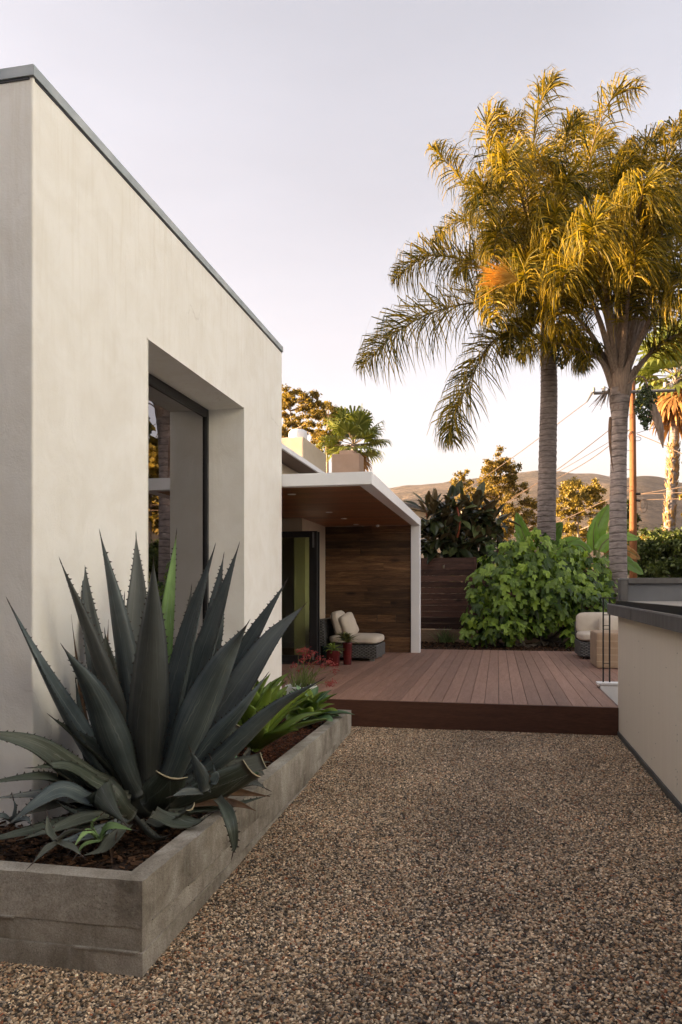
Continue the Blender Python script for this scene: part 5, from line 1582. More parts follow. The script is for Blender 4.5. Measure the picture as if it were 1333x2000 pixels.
# ------------------------------------------------------------------ bananas
def banana_leaf(root, ctrl, W, seed, dead=False):
    rg = random.Random(seed); path = catmull([P(*c) for c in ctrl], 22); m = MB(); k = len(path)
    L_ = []
    for i, p in enumerate(path):
        t = i / (k - 1)
        T = (path[min(i + 1, k - 1)] - path[max(i - 1, 0)]).normalized()
        R = T.cross(Vector((0.15, -1, 0.45))).normalized(); N = R.cross(T)
        w = W * math.sin(math.pi * min(1, 0.08 + t * 0.93)) ** 0.55 if t > 0.14 else 0.0
        if t >= 0.999: w *= 0.15
        L_.append((p, T, R, N, w))
    for s in (-1, 1):
        i = 2
        while i < k - 1:
            n = rg.choice([1, 2, 2, 3]); e_ = min(i + n, k - 1)
            dz = rg.uniform(-0.10, 0.12); b = len(m.v)
            for q in range(i, e_ + 1):
                p, T, R, N, w = L_[q]; sh = 0.0
                g = 0.94 if q in (i, e_) else 1.0
                m.v += [p, p + R * s * w * 0.5 + N * w * 0.22, p + R * s * w * g + N * (w * 0.18 + dz * w) - Vector((0, 0, 0.25 * w))]
            for q in range(e_ - i):
                a = b + q * 3
                m.f += [(a, a + 1, a + 4, a + 3), (a + 1, a + 2, a + 5, a + 4)]; m.m += [0, 0]
            i = e_
    m.tube(path, [0.028 * (1 - 0.9 * i / k) + 0.003 for i in range(k)], 6, 1)
    return m.build('leaf', [MAT['fandead'] if dead else MAT['banana'], MAT['stem']], root, smooth=False)
bb = PY(1050, 1150, FY + 1.2)
ban = thing('banana_plant', 'young banana plant with broad green leaves behind the fig bush', 'banana plant', (bb.x, bb.y, BZ))
MB().tube([(bb.x, bb.y, BZ - 0.05), (bb.x, bb.y, 1.6), (bb.x + 0.02, bb.y, 2.6)], [0.11, 0.09, 0.05], 10).build('stem', MAT['stem'], ban, smooth=True)
d_ = 20.2
for i, (pts, W) in enumerate([([(1048, 1095), (1030, 1060), (1018, 1030), (1009, 1000)], 0.20), ([(1050, 1095), (1072, 1060), (1085, 1035), (1100, 1020)], 0.22), ([(1052, 1100), (1080, 1080), (1110, 1060), (1136, 1052)], 0.24),
                              ([(1045, 1100), (1060, 1075), (1080, 1065), (1098, 1035)], 0.16), ([(1048, 1100), (1020, 1085), (1000, 1070), (985, 1078)], 0.2), ([(1052, 1105), (1090, 1095), (1120, 1085), (1150, 1095)], 0.22)]):
    banana_leaf(ban, [(a, b, d_ + 0.15 * i - 0.06 * j) for j, (a, b) in enumerate(pts)], W, i)
bb = PY(1168, 1150, FY + 1.8)
ban2 = thing('banana_plant', 'banana plant with torn sunlit leaves between the palm trunks', 'banana plant', (bb.x, bb.y, BZ))
MB().tube([(bb.x, bb.y, BZ - 0.05), (bb.x, bb.y, 1.6), (bb.x + 0.02, bb.y, 2.5)], [0.12, 0.10, 0.05], 10).build('stem', MAT['stem'], ban2, smooth=True)
for i, (pts, W, dead) in enumerate([([(1165, 1085), (1163, 1050), (1172, 1020), (1190, 985)], 0.25, False), ([(1162, 1085), (1160, 1060), (1160, 1040), (1164, 1018)], 0.15, False), ([(1165, 1090), (1180, 1060), (1210, 1045), (1250, 1052)], 0.20, False),
                                    ([(1168, 1095), (1200, 1075), (1225, 1075), (1252, 1092)], 0.2, True), ([(1170, 1100), (1205, 1090), (1230, 1100), (1258, 1122)], 0.2, False), ([(1160, 1095), (1140, 1070), (1125, 1065), (1108, 1078)], 0.2, False), ([(1163, 1100), (1150, 1095), (1142, 1110), (1140, 1135)], 0.16, True)]):
    banana_leaf(ban2, [(a, b, 20.6 - 0.3 * (i % 3) - 0.05 * j) for j, (a, b) in enumerate(pts)], W, 20 + i, dead)

# ------------------------------------------------------------------ queen palms
def frond(root, ctrl, L, n, seed, droop=0.8, mat='palm', base_w=0.06, petiole=0.2, wind=0.25, name='frond', lw=0.03, ribmat='palmrib', start_up=None):
    rg = random.Random(seed); m = MB()
    path = catmull(ctrl, 40); k = len(path)
    for i in range(n):
        t = petiole + (1 - petiole) * (i + rg.uniform(-0.3, 0.3)) / n
        t = min(max(t, 0), 0.995); x = t * (k - 1); q = min(int(x), k - 2); p = path[q].lerp(path[q + 1], x - q)
        T = (path[q + 1] - path[q]).normalized()
        U = Vector((0, 0, 1)) - T * T.z
        if U.length < 0.15: U = T.orthogonal()
        U.normalize(); S = T.cross(U)
        tt = (t - petiole) / (1 - petiole)
        l0 = L * (0.45 + 0.55 * math.sin(math.pi * min(1, 0.18 + tt * 0.72))) * (1 if tt < 0.8 else 1 - 0.55 * (tt - 0.8) / 0.2)
        for s in (-1, 1):
            e_ = math.radians(rg.choice([-40, -10, 20, 50, 65]) + rg.uniform(-14, 14))
            D = (T * rg.uniform(0.35, 0.7) + (S * s * math.cos(e_) + U * math.sin(e_)) * 0.9).normalized()
            l = l0 * rg.uniform(0.8, 1.1); dr = droop * rg.uniform(0.6, 1.35)
            W_ = Vector((wind, 0.05, 0)) * rg.uniform(0.5, 1.3)
            d1 = D; d2 = (D * 0.9 + Vector((0, 0, -0.55 * dr)) + W_ * 0.5).normalized(); d3 = (D * 0.45 + Vector((0, 0, -1.25 * dr)) + W_).normalized(); d4 = (D * 0.2 + Vector((0, 0, -1.7 * dr)) + W_ * 1.3).normalized()
            p1 = p + d1 * l * 0.25; p2 = p1 + d2 * l * 0.28; p3 = p2 + d3 * l * 0.27; p4 = p3 + d4 * l * 0.2
            wd = D.cross(Vector((rg.uniform(-1, 1), rg.uniform(-1, 1), rg.uniform(-1, 1))))
            if wd.length < 1e-3: wd = D.orthogonal()
            wd = wd.normalized() * lw * 0.5
            b = len(m.v)
            m.v += [p - wd * 0.6, p + wd * 0.6, p1 - wd, p1 + wd, p2 - wd * 0.9, p2 + wd * 0.9, p3 - wd * 0.55, p3 + wd * 0.55, p4]
            m.f += [(b, b + 1, b + 3, b + 2), (b + 2, b + 3, b + 5, b + 4), (b + 4, b + 5, b + 7, b + 6), (b + 6, b + 7, b + 8)]; m.m += [0] * 4
    rad = [base_w * max(0.08, (1 - i / (k - 1)) ** 1.8) + 0.005 for i in range(k)]
    m.tube(path, rad, 6, 1, True, 0.6)
    return m.build(name, [MAT[mat], MAT[ribmat]], root)

def palm_trunk(root, pts, rads, ring, mat, seed, nseg=60):
    path = catmull(pts, nseg); k = len(path); rg = random.Random(seed)
    zs_ = []; R = []
    for i in range(k):
        t = i / (k - 1); r = float(np.interp(t, np.linspace(0, 1, len(rads)), rads))
        R.append(r * (1 + (0.045 if i % 2 == 0 else -0.02) * ring * rg.uniform(0.5, 1.3)))
    return MB().tube(path, R, 18).build('trunk', mat, root, smooth=True)
def m_trunk(name, c1, c2, c3, freq):
    t = NT(name); v = t.coords((1, 1, 1), rand=False)
    sp = t.n('ShaderNodeSeparateXYZ'); t.l(v, sp.inputs[0])
    zz = t.math('ADD', t.math('MULTIPLY', sp.outputs['Z'], freq), t.math('MULTIPLY', t.noise(v, 2.2, 3), 0.7))
    w = t.math('ABSOLUTE', t.math('SUBTRACT', t.math('FRACT', zz), 0.5))
    f = t.noise(t.coords((1, 1, 4), rand=False), 5, 6, 0.65)
    col = t.ramp(f, [(0.3, c1), (0.5, c2), (0.72, c3)])
    col = t.mix(t.ramp(w, [(0.0, 0.6), (0.10, 0.0)]), col, tuple(c * 0.32 for c in c1))
    t.bump(t.math('ADD', t.ramp(w, [(0.0, 0.0), (0.16, 1.0)]), t.math('MULTIPLY', f, 0.6)), 0.6, 0.03)
    return t.fin(col, 0.85, 0.2)
MAT['trunk1'] = m_trunk('ringed_palm_trunk', (0.13, 0.105, 0.095), (0.23, 0.19, 0.17), (0.34, 0.285, 0.255), 7.0)
MAT['trunk2'] = m_trunk('grey_palm_trunk', (0.16, 0.13, 0.115), (0.29, 0.24, 0.215), (0.40, 0.34, 0.305), 5.5)

def px3(lst):
    return [P(*c) for c in lst]
D1 = 20.0
base1 = P(1071, 1180, D1); base1.z = BZ - 0.1
palm1 = thing('queen_palm', 'queen palm with slim ringed grey trunk and long feathery fronds reaching over the canopy', 'palm tree', base1)
palm_trunk(palm1, [base1, P(1068, 1050, D1), P(1071, 860, D1), P(1073, 760, D1), P(1071, 660, D1), P(1072, 600, D1)], [0.245, 0.24, 0.225, 0.215, 0.20, 0.15], 0.8, MAT['trunk1'], 1, 130)
FR1 = [
 ([(1070, 640, 20), (1050, 595, 20), (960, 588, 19.8), (860, 605, 19.5), (775, 650, 19.3), (708, 715, 19.2)], 1.45),
 ([(1074, 660, 20), (1030, 655, 19.8), (965, 665, 19.5), (920, 740, 19.2), (890, 810, 19.1), (884, 862, 19.1)], 1.1),
 ([(1068, 630, 20), (1000, 560, 20.3), (920, 515, 20.5), (840, 500, 20.8), (770, 545, 21)], 1.25),
 ([(1068, 620, 20), (1010, 500, 20), (940, 400, 20), (880, 325, 20), (842, 285, 20)], 0.85),
 ([(1068, 610, 20), (1020, 450, 19.8), (970, 330, 19.5), (950, 250, 19.4), (985, 212, 19.4)], 0.85),
 ([(1070, 610, 20), (1040, 430, 20.3), (1042, 290, 20.6), (1060, 190, 20.8), (1085, 152, 20.9)], 0.85),
 ([(1070, 610, 20), (1040, 470, 18.9), (1010, 350, 17.9), (995, 310, 17.0), (988, 350, 16.3)], 1.1),
 ([(1070, 610, 20), (1065, 520, 19), (1075, 440, 17.9), (1085, 415, 17), (1075, 470, 16.3)], 1.05),
 ([(1070, 620, 20), (1050, 560, 19), (1035, 515, 18), (1025, 520, 17), (1030, 570, 16.4)], 1.05),
 ([(1072, 615, 20), (1105, 530, 19), (1130, 465, 18), (1145, 470, 17.2), (1155, 530, 16.6)], 1.05),
 ([(1068, 610, 20), (1000, 480, 19), (955, 385, 18), (945, 365, 17.2), (948, 420, 16.5)], 1.05),
 ([(1072, 610, 20), (1110, 480, 20.5), (1140, 360, 21), (1165, 290, 21.3), (1200, 270, 21.5)], 0.85),
 ([(1073, 620, 20), (1120, 570, 20.5), (1180, 520, 21), (1250, 510, 21.4), (1300, 560, 21.6)], 0.85),
 ([(1074, 640, 20), (1100, 640, 19.7), (1130, 670, 19.4), (1140, 720, 19.3)], 0.7),
 ([(1070, 620, 20), (1020, 520, 21), (960, 450, 22), (900, 430, 22.8), (850, 470, 23.3)], 0.85),
 ([(1070, 610, 20), (1060, 420, 21), (1090, 300, 22), (1130, 250, 23), (1170, 260, 23.6)], 0.85),
 ([(1066, 625, 20), (1010, 575, 18.9), (975, 545, 17.9), (965, 570, 17), (965, 630, 16.5)], 0.8),
 ([(1070, 612, 20), (1085, 500, 19.4), (1105, 400, 18.6), (1110, 350, 17.8), (1100, 380, 17.2)], 1.0),
 ([(1070, 612, 20), (1045, 480, 19.4), (1030, 370, 18.6), (1055, 310, 18), (1080, 330, 17.6)], 0.95),
 ([(1070, 625, 20), (1075, 560, 19), (1090, 540, 18), (1095, 580, 17.2), (1090, 640, 16.8)], 0.9),
 ([(1072, 612, 20), (1020, 540, 20.8), (975, 500, 21.4), (930, 500, 22), (890, 540, 22.4)], 0.9),
 ([(1072, 612, 20), (1040, 540, 19.2), (1000, 470, 18.6), (975, 450, 18), (965, 500, 17.5)], 1.0),
 ([(1072, 612, 20), (1090, 540, 19.3), (1100, 500, 18.5), (1120, 520, 17.8), (1125, 590, 17.4)], 0.95),
 ([(1072, 612, 20), (1050, 470, 20.2), (1000, 330, 20.2), (985, 260, 20.2), (1020, 230, 20.2)], 0.9),
 ([(1072, 612, 20), (1080, 470, 20.2), (1100, 350, 20.4), (1110, 260, 20.4), (1135, 225, 20.5)], 0.9),
 ([(1073, 630, 20), (1040, 625, 19.4), (1010, 640, 19), (990, 690, 18.8)], 0.7),
]
for i, (c, l) in enumerate(FR1):
    pts = px3(c)
    n = 240 if i < 3 else 185
    frond(palm1, pts, l * 1.2, n, 100 + i, droop=0.6 if i not in (3, 4, 5) else 0.35, wind=0.25, lw=0.030, petiole=0.14)
# flower brush and fruit
rg = random.Random(3)
def brush(root, a, b, n, spread, r, mat, name):
    m = MB()
    for k in range(n):
        v = (b - a) + Vector((rg.gauss(0, spread), rg.gauss(0, spread), rg.gauss(0, spread)))
        mid = a + v * 0.5 + Vector((0, 0, 0.03)); m.tube([a, mid, a + v + Vector((0, 0, -0.04))], [r, r, r * 0.5], 4, 0, False)
    return m.build(name, mat, root)
brush(palm1, P(1012, 548, 16.0), P(957, 536, 15.6), 170, 0.15, 0.008, MAT['inflo'], 'flower_brush')
def fruit(root, c, rx, rz, n, name='fruit_cluster'):
    m = MB()
    for k in range(n):
        v = Vector((rg.gauss(0, 1), rg.gauss(0, 1), rg.gauss(0, 1))).normalized()
        taper = 1 - 0.55 * max(0, -v.z)
        p = Vector(c) + Vector((v.x * rx * taper, v.y * rx * taper, v.z * rz)) * rg.uniform(0.55, 1.0)
        s = rg.uniform(0.022, 0.036)
        m.add([p + Vector((s, 0, 0)), p + Vector((-s, 0, 0)), p + Vector((0, s, 0)), p + Vector((0, -s, 0)), p + Vector((0, 0, s)), p + Vector((0, 0, -s))],
              [(0, 2, 4), (2, 1, 4), (1, 3, 4), (3, 0, 4), (2, 0, 5), (1, 2, 5), (3, 1, 5), (0, 3, 5)])
    return m.build(name, MAT['berry'], root, smooth=True)
fruit(palm1, P(1098, 690, 19.7), 0.28, 0.42, 420)
fruit(palm1, P(1082, 655, 19.6), 0.22, 0.30, 220)

D2 = 18.0
base2 = P(1208, 1180, D2); base2.z = BZ - 0.1
palm2 = thing('queen_palm', 'queen palm with pale thick trunk and fan of bare leaf bases beside the utility pole', 'palm tree', base2)
palm_trunk(palm2, [base2, P(1208, 1040, D2), P(1209, 900, D2), P(1211, 820, D2), P(1211, 780, D2), P(1211, 735, D2)], [0.225, 0.20, 0.185, 0.185, 0.24, 0.22], 0.5, MAT['trunk2'], 2, 130)
FR2 = [
 ([(1207, 760, 18), (1195, 640, 18), (1165, 450, 18.2), (1150, 330, 18.4), (1190, 200, 18.6), (1252, 168, 18.8)], 0.9),
 ([(1212, 750, 18), (1235, 600, 18.2), (1280, 420, 18.5), (1310, 290, 18.8), (1350, 225, 19)], 0.9),
 ([(1214, 755, 18), (1245, 640, 18), (1300, 520, 17.8), (1370, 450, 17.6), (1430, 480, 17.5)], 0.9),
 ([(1216, 765, 18), (1262, 700, 17.8), (1320, 655, 17.5), (1400, 640, 17.2), (1460, 680, 17)], 0.85),
 ([(1210, 745, 18), (1225, 600, 17.3), (1245, 440, 16.2), (1258, 370, 15.2), (1255, 380, 14.6)], 1.0),
 ([(1208, 750, 18), (1190, 620, 17.2), (1170, 480, 16.2), (1160, 440, 15.4), (1150, 490, 14.8)], 1.0),
 ([(1211, 745, 18), (1235, 600, 18.5), (1257, 450, 19), (1285, 360, 19.4), (1330, 330, 19.7)], 1.15),
 ([(1205, 765, 18), (1160, 660, 17.9), (1095, 590, 17.8), (1030, 560, 17.7), (975, 590, 17.6)], 0.75),
 ([(1202, 770, 18), (1175, 705, 17.8), (1130, 682, 17.7), (1060, 668, 17.6), (1010, 700, 17.6)], 0.6),
 ([(1209, 745, 18), (1205, 560, 18.2), (1200, 420, 18.4), (1205, 340, 18.6), (1240, 310, 18.8)], 1.0),
 ([(1212, 750, 18), (1250, 590, 17.4), (1290, 470, 16.6), (1300, 420, 15.9), (1290, 440, 15.3)], 0.95),
 ([(1206, 750, 18), (1180, 600, 18.6), (1120, 480, 19.3), (1070, 420, 20), (1040, 440, 20.5)], 0.85),
 ([(1214, 750, 18), (1270, 590, 18.5), (1330, 400, 19), (1370, 300, 19.4), (1420, 260, 19.7)], 0.9),
 ([(1210, 750, 18), (1215, 590, 17.6), (1215, 470, 17), (1205, 400, 16.3), (1195, 420, 15.8)], 1.0),
 ([(1214, 755, 18), (1255, 660, 18.6), (1310, 600, 19.2), (1370, 590, 19.6), (1410, 630, 19.8)], 0.85),
 ([(1210, 750, 18), (1222, 640, 17.2), (1232, 540, 16.4), (1240, 500, 15.7), (1240, 540, 15.2)], 0.95),
 ([(1212, 750, 18), (1262, 640, 17.2), (1310, 560, 16.4), (1335, 540, 15.8), (1345, 600, 15.4)], 0.95),
 ([(1208, 750, 18), (1170, 620, 17.2), (1130, 540, 16.6), (1110, 520, 16), (1100, 570, 15.6)], 0.9),
 ([(1210, 750, 18), (1240, 570, 19), (1290, 440, 20), (1330, 380, 20.6), (1370, 390, 21)], 1.0),
 ([(1208, 750, 18), (1190, 560, 18.8), (1180, 430, 19.5), (1200, 330, 20), (1240, 290, 20.4)], 1.0),
 ([(1210, 750, 18), (1220, 560, 18.6), (1235, 400, 19.2), (1260, 300, 19.6), (1295, 260, 20)], 1.0),
]
for i, (c, l) in enumerate(FR2):
    frond(palm2, px3(c), l * 1.25, 185, 300 + i, droop=0.6 if i != 0 else 0.45, wind=0.25, base_w=0.085, petiole=0.27 if i not in (7, 8) else 0.28, lw=0.030, ribmat='boot')
# leaf bases wrapping the crown shaft
rg = random.Random(14); 
for k in range(11):
    an = k * 2.4; r = Vector((math.cos(an), math.sin(an), 0)); c = P(1211, 790, D2) + Vector((0, 0, 0.10 * (k % 5)))
    hgt = rg.uniform(0.7, 1.25)
    path = [c + r * 0.16 + Vector((0, 0, -0.15)), c + r * 0.26 + Vector((0, 0, hgt * 0.3)), c + r * 0.30 + Vector((0, 0, hgt * 0.65)), c + r * 0.40 + Vector((0, 0, hgt))]
    pts = catmull(path, 10); m = MB(); S = r.cross(Vector((0, 0, 1)))
    for i, p in enumerate(pts):
        w = 0.20 * (1 - i / 11) ** 0.8 + 0.02
        for s in (-1, -0.5, 0, 0.5, 1): m.v.append(p + S * w * s - r * (0.55 * w * s * s))
    for i in range(10):
        for j in range(4):
            a = i * 5 + j; m.f.append((a, a + 1, a + 6, a + 5)); m.m.append(0)
    m.build('leaf_base', MAT['boot'], palm2, smooth=True)
fruit(palm2, P(1262, 795, 17.6), 0.26, 0.55, 620)
brush(palm2, P(1192, 760, 17.85), P(1174, 782, 17.75), 34, 0.10, 0.008, MAT['boot'], 'flower_remains')
MB().tube(catmull([P(1262, 740, 17.7), P(1272, 785, 17.5), P(1288, 830, 17.45), P(1296, 875, 17.45)], 12), [0.02, 0.025, 0.04, 0.055, 0.07, 0.085, 0.095, 0.10, 0.095, 0.08, 0.06, 0.035, 0.01], 8, flat=0.4, ref=(1, 0, 0)).build('spathe', MAT['boot'], palm2, smooth=True)
MB().tube(catmull([P(1216, 760, 17.8), P(1246, 735, 17.65), P(1264, 745, 17.6), P(1264, 780, 17.6)], 8), 0.018, 6).build('fruit_stalk', MAT['boot'], palm2, smooth=True)
# hanging strip of dead fibre on the trunk
MB().tube(catmull([P(1193, 815, 17.85), P(1192, 850, 17.75), P(1194, 890, 17.75), P(1199, 920, 17.75)], 8), [0.03, 0.04, 0.04, 0.035, 0.03, 0.02, 0.015, 0.01, 0.004], 6).build('dead_fibre', MAT['dead'], palm2)

# ------------------------------------------------------------------ fan palms
def fan_leaf(m, base, direc, plen, rad, n, rg, mi, droop):
    d = direc.normalized(); hub = base + d * plen
    up = Vector((0, 0, 1)) - d * d.z
    if up.length < 0.1: up = d.orthogonal()
    up.normalize(); S = d.cross(up)
    m.tube([base, hub], [0.03, 0.018], 4, 2, False)
    for i in range(n):
        a = math.radians(-125 + 250 * i / (n - 1))
        v = (d * math.cos(a) + S * math.sin(a) + up * 0.15).normalized()
        l = rad * (0.75 + 0.25 * math.cos(a)) * rg.uniform(0.9, 1.1)
        w = v.cross(up).normalized() * (rad * 0.055)
        p1 = hub + v * l * 0.55; p2 = p1 + (v + Vector((0, 0, -0.5 * droop))).normalized() * l * 0.28; p3 = p2 + (v * 0.6 + Vector((0, 0, -1.3 * droop))).normalized() * l * 0.25
        b = len(m.v)
        m.v += [hub - w * 0.2, hub + w * 0.2, p1 - w, p1 + w, p2 - w * 0.7, p2 + w * 0.7, p3]
        m.f += [(b, b + 1, b + 3, b + 2), (b + 2, b + 3, b + 5, b + 4), (b + 4, b + 5, b + 6)]; m.m += [mi] * 3
def fan_palm(name, label, base, crown, rads, nl, ndead, rad, seed, boots=None, wind=0.0):
    root = thing(name, label, 'palm tree', base); rg = random.Random(seed)
    path = [base, base.lerp(crown, 0.5) + Vector((0.1, 0, 0)), crown]
    MB().tube(catmull(path, 30), list(np.interp(np.linspace(0, 1, 31), np.linspace(0, 1, len(rads)), rads)), 14).build('trunk', MAT['trunk2'], root, smooth=True)
    for k in range(nl):
        m = MB(); az = k * 2.4; el = math.radians(80 - 115 * (k / nl) + rg.uniform(-10, 10))
        v = Vector((math.cos(az) * math.cos(el) + wind, math.sin(az) * math.cos(el), math.sin(el)))
        fan_leaf(m, crown, v, rad * rg.uniform(0.7, 1.0), rad, 22, rg, 0, 0.7)
        m.build('frond', [MAT['fan'], MAT['fandead'], MAT['palmrib']], root)
    for k in range(ndead):
        m = MB(); az = rg.uniform(0, 6.28); el = math.radians(rg.uniform(-80, -45))
        v = Vector((math.cos(az) * math.cos(el), math.sin(az) * math.cos(el), math.sin(el)))
        fan_leaf(m, crown - Vector((0, 0, 0.2 + 0.25 * rg.random() * k / 4)), v, rad * 0.6, rad * 0.8, 16, rg, 1, 1.2)
        m.build('dead_frond', [MAT['fan'], MAT['fandead'], MAT['palmrib']], root)
    return root
DF = 36.0
fb_ = P(1291, 1180, DF); fb_.z = -0.4
fp = fan_palm('fan_palm', 'tall sunlit fan palm with shaggy boot covered trunk behind the utility pole', fb_, P(1322, 735, DF), [0.28, 0.27, 0.25, 0.22, 0.19, 0.17], 30, 20, 1.6, 5, wind=0.1)
# criss-cross boots on the lower trunk
rg = random.Random(6); tp = catmull([fb_, fb_.lerp(P(1322, 735, DF), 0.5) + Vector((0.1, 0, 0)), P(1322, 735, DF)], 60)
zt = P(1296, 868, DF).z
m = MB()
for i in range(900):
    t = rg.random(); p = tp[int(t * 60)].lerp(tp[min(int(t * 60) + 1, 60)], t * 60 - int(t * 60))
    if p.z > zt: continue
    an = rg.uniform(0, 6.28); r = Vector((math.cos(an), math.sin(an), 0)); s = Vector((-math.sin(an), math.cos(an), 0))
    q0 = p + r * 0.24; w = 0.055; L_ = rg.uniform(0.14, 0.26)
    m.add([q0 - s * w, q0 + s * w, q0 + Vector((0, 0, L_)) + r * 0.09 + s * w * 0.6, q0 + Vector((0, 0, L_)) + r * 0.09 - s * w * 0.6, q0 + r * 0.05 + Vector((0, 0, L_ * 0.4))], [(0, 1, 4), (1, 2, 4), (2, 3, 4), (3, 0, 4)])
tag(m.build('trunk_boots', basic('fan_palm_boot', (0.20, 0.12, 0.05), (0.36, 0.24, 0.11), 6, 0.8, 0.0), fp), kind='stuff')
DG = 48.0
gb = P(690, 1180, DG); gb.z = -0.4
fan_palm('fan_palm', 'small sunlit fan palm rising behind the rose chimney', gb, P(692, 868, DG), [0.3, 0.28, 0.25], 28, 16, 1.4, 8)

# ------------------------------------------------------------------ broadleaf trees
def clump_tree(name, label, clumps, d, trunk, mat, leaf, npx, seed, group=None, cat='tree', flat=0.75, barkmat='bark', trunk_r=0.25, base_z=-0.4, dspread=0.12):
    """clumps: (px, py, radius px); each clump is a cloud of small leaves on its own limb"""
    rg = random.Random(seed)
    tp_ = [P(a, b, d) for a, b in trunk]
    base = tp_[0].copy(); base.z = base_z
    root = thing(name, label, cat, base, group)
    wood = MB(); path = catmull([base] + tp_, 16)
    wood.tube(path, [trunk_r * 0.6 * (1 - 0.05 * i) for i in range(17)], 8)
    m = MB()
    for px, py, r in clumps:
        dd = d * (1 + rg.uniform(-dspread, dspread) * 0.3); c = P(px, py, dd); R_ = r * dd / F
        st = min(path, key=lambda q: (q - c).length + (2.0 if q.z > c.z else 0))
        wood.tube(catmull([st, st.lerp(c, 0.55) + Vector((rg.uniform(-.3, .3), rg.uniform(-.3, .3), rg.uniform(-.3, .2))) * R_ * 0.5, c], 6), [max(0.015, trunk_r * 0.2 * (1 - 0.14 * i)) for i in range(7)], 5, 0, False)
        n = int(npx * r * r)
        subs = [(c + Vector((rg.gauss(0, 1), rg.gauss(0, 1), rg.gauss(0, 0.8))) * R_ * 0.6, R_ * rg.uniform(0.18, 0.42)) for _ in range(max(6, int(r * 0.8)))]
        for k in range(n):
            sc_, sr = rg.choice(subs)
            v = Vector((rg.gauss(0, 1), rg.gauss(0, 1), rg.gauss(0, 1))) * sr * 0.62
            p = sc_ + Vector((v.x, v.y, v.z * flat))
            a = Vector((rg.gauss(0, 1), rg.gauss(0, 1), rg.gauss(-0.4, 0.8))).normalized(); b = a.cross(Vector((rg.gauss(0, 1), rg.gauss(0, 1), rg.gauss(0, 1))))
            if b.length < 1e-3: continue
            b = b.normalized() * leaf * rg.uniform(0.22, 0.4); L_ = leaf * rg.uniform(0.7, 1.3)
            m.add([p, p + a * L_ * 0.45 + b, p + a * L_, p + a * L_ * 0.45 - b], [(0, 1, 2, 3)])
    wood.build('trunk', MAT[barkmat], root, smooth=True)
    tag(m.build('crown', MAT[mat], root), kind='stuff')
    return root
clump_tree('eucalyptus_tree', 'tall airy eucalyptus tree above the roof behind the vent dome', [(564, 772, 17), (558, 790, 12), (600, 780, 18), (612, 785, 12), (590, 800, 14), (562, 815, 12), (575, 830, 14), (610, 820, 14), (555, 845, 14), (560, 860, 14), (600, 840, 10), (585, 855, 10)],
           46, [(575, 1000), (580, 900), (572, 840), (566, 790)], 'euc', 0.14, 6.5, 1)
clump_tree('eucalyptus_tree', 'airy eucalyptus tree with rounded crown next to the small fan palm', [(640, 788, 10), (636, 802, 16), (655, 808, 14), (667, 808, 9), (625, 805, 10), (640, 825, 16), (660, 830, 14), (630, 850, 14), (618, 845, 12), (648, 852, 14), (655, 870, 14), (640, 880, 12), (625, 868, 10), (665, 848, 9)],
           50, [(632, 1000), (640, 920), (638, 860), (642, 810)], 'euc', 0.14, 6.5, 2)
clump_tree('eucalyptus_tree', 'sunlit eucalyptus tree against the hills behind the rubber plant', [(975, 905, 18), (960, 912, 14), (990, 912, 12), (1010, 920, 11), (970, 935, 20), (950, 945, 18), (985, 950, 18), (1000, 935, 13), (960, 965, 20), (990, 975, 18), (1020, 955, 14), (1030, 980, 14), (940, 965, 14), (1010, 1000, 18), (980, 1005, 18), (1030, 1015, 16), (950, 995, 16), (1045, 990, 10), (1000, 1035, 20), (970, 1035, 18), (1040, 1040, 14)],
           62, [(985, 1100), (980, 1010), (975, 950), (975, 915)], 'euc', 0.18, 4.2, 3, trunk_r=0.35)
clump_tree('eucalyptus_tree', 'smaller pale eucalyptus tree against the hills beside the canopy post', [(905, 930, 12), (895, 945, 12), (915, 945, 12), (885, 960, 10), (905, 965, 14), (925, 960, 12), (900, 985, 14), (920, 990, 14), (880, 985, 10)],
           66, [(905, 1090), (903, 1010), (904, 960), (905, 935)], 'euc', 0.18, 3.8, 4)
clump_tree('golden_tree', 'golden sunlit tree between the two queen palm trunks', [(1105, 955, 14), (1125, 950, 16), (1150, 952, 16), (1130, 970, 18), (1100, 980, 12), (1098, 1000, 12), (1150, 975, 15), (1165, 965, 12), (1172, 985, 12), (1120, 995, 14), (1145, 1000, 14), (1110, 1030, 16), (1140, 1040, 16), (1165, 1020, 12), (1110, 1055, 16), (1160, 1050, 14), (1130, 1065, 16), (1180, 1005, 10)],
           58, [(1130, 1110), (1130, 1050), (1128, 1000), (1130, 965)], 'gold', 0.18, 5.0, 5)
clump_tree('golden_tree', 'dark leafy tree just behind the utility pole', [(1222, 985, 14), (1215, 1005, 14), (1230, 1010, 14), (1220, 1035, 14), (1236, 1040, 12), (1195, 995, 12)], 44, [(1222, 1110), (1222, 1040), (1222, 1000)], 'hedge', 0.24, 2.6, 6)
HG = [('rounded green shrub beyond the low building parapet', [(1262, 1070, 24), (1285, 1060, 22), (1250, 1095, 24), (1280, 1095, 26), (1262, 1120, 24)], 34, 'hedge', 7),
      ('large green shrub with sunlit top right of the fan palm trunk', [(1322, 1050, 18), (1335, 1062, 26), (1312, 1080, 24), (1345, 1090, 28), (1318, 1112, 26), (1350, 1120, 28), (1290, 1112, 20)], 33, 'hedge', 8),
      ('golden green shrub in the gap beside the fan palm trunk', [(1255, 1052, 12), (1272, 1050, 12), (1300, 1050, 10), (1240, 1065, 14), (1225, 1075, 14), (1240, 1100, 18)], 50, 'gold', 9),
      ('wide green shrub past the end of the low building roof', [(1385, 1075, 30), (1420, 1060, 34), (1400, 1110, 34), (1450, 1100, 34), (1480, 1070, 30)], 33, 'hedge', 10)]
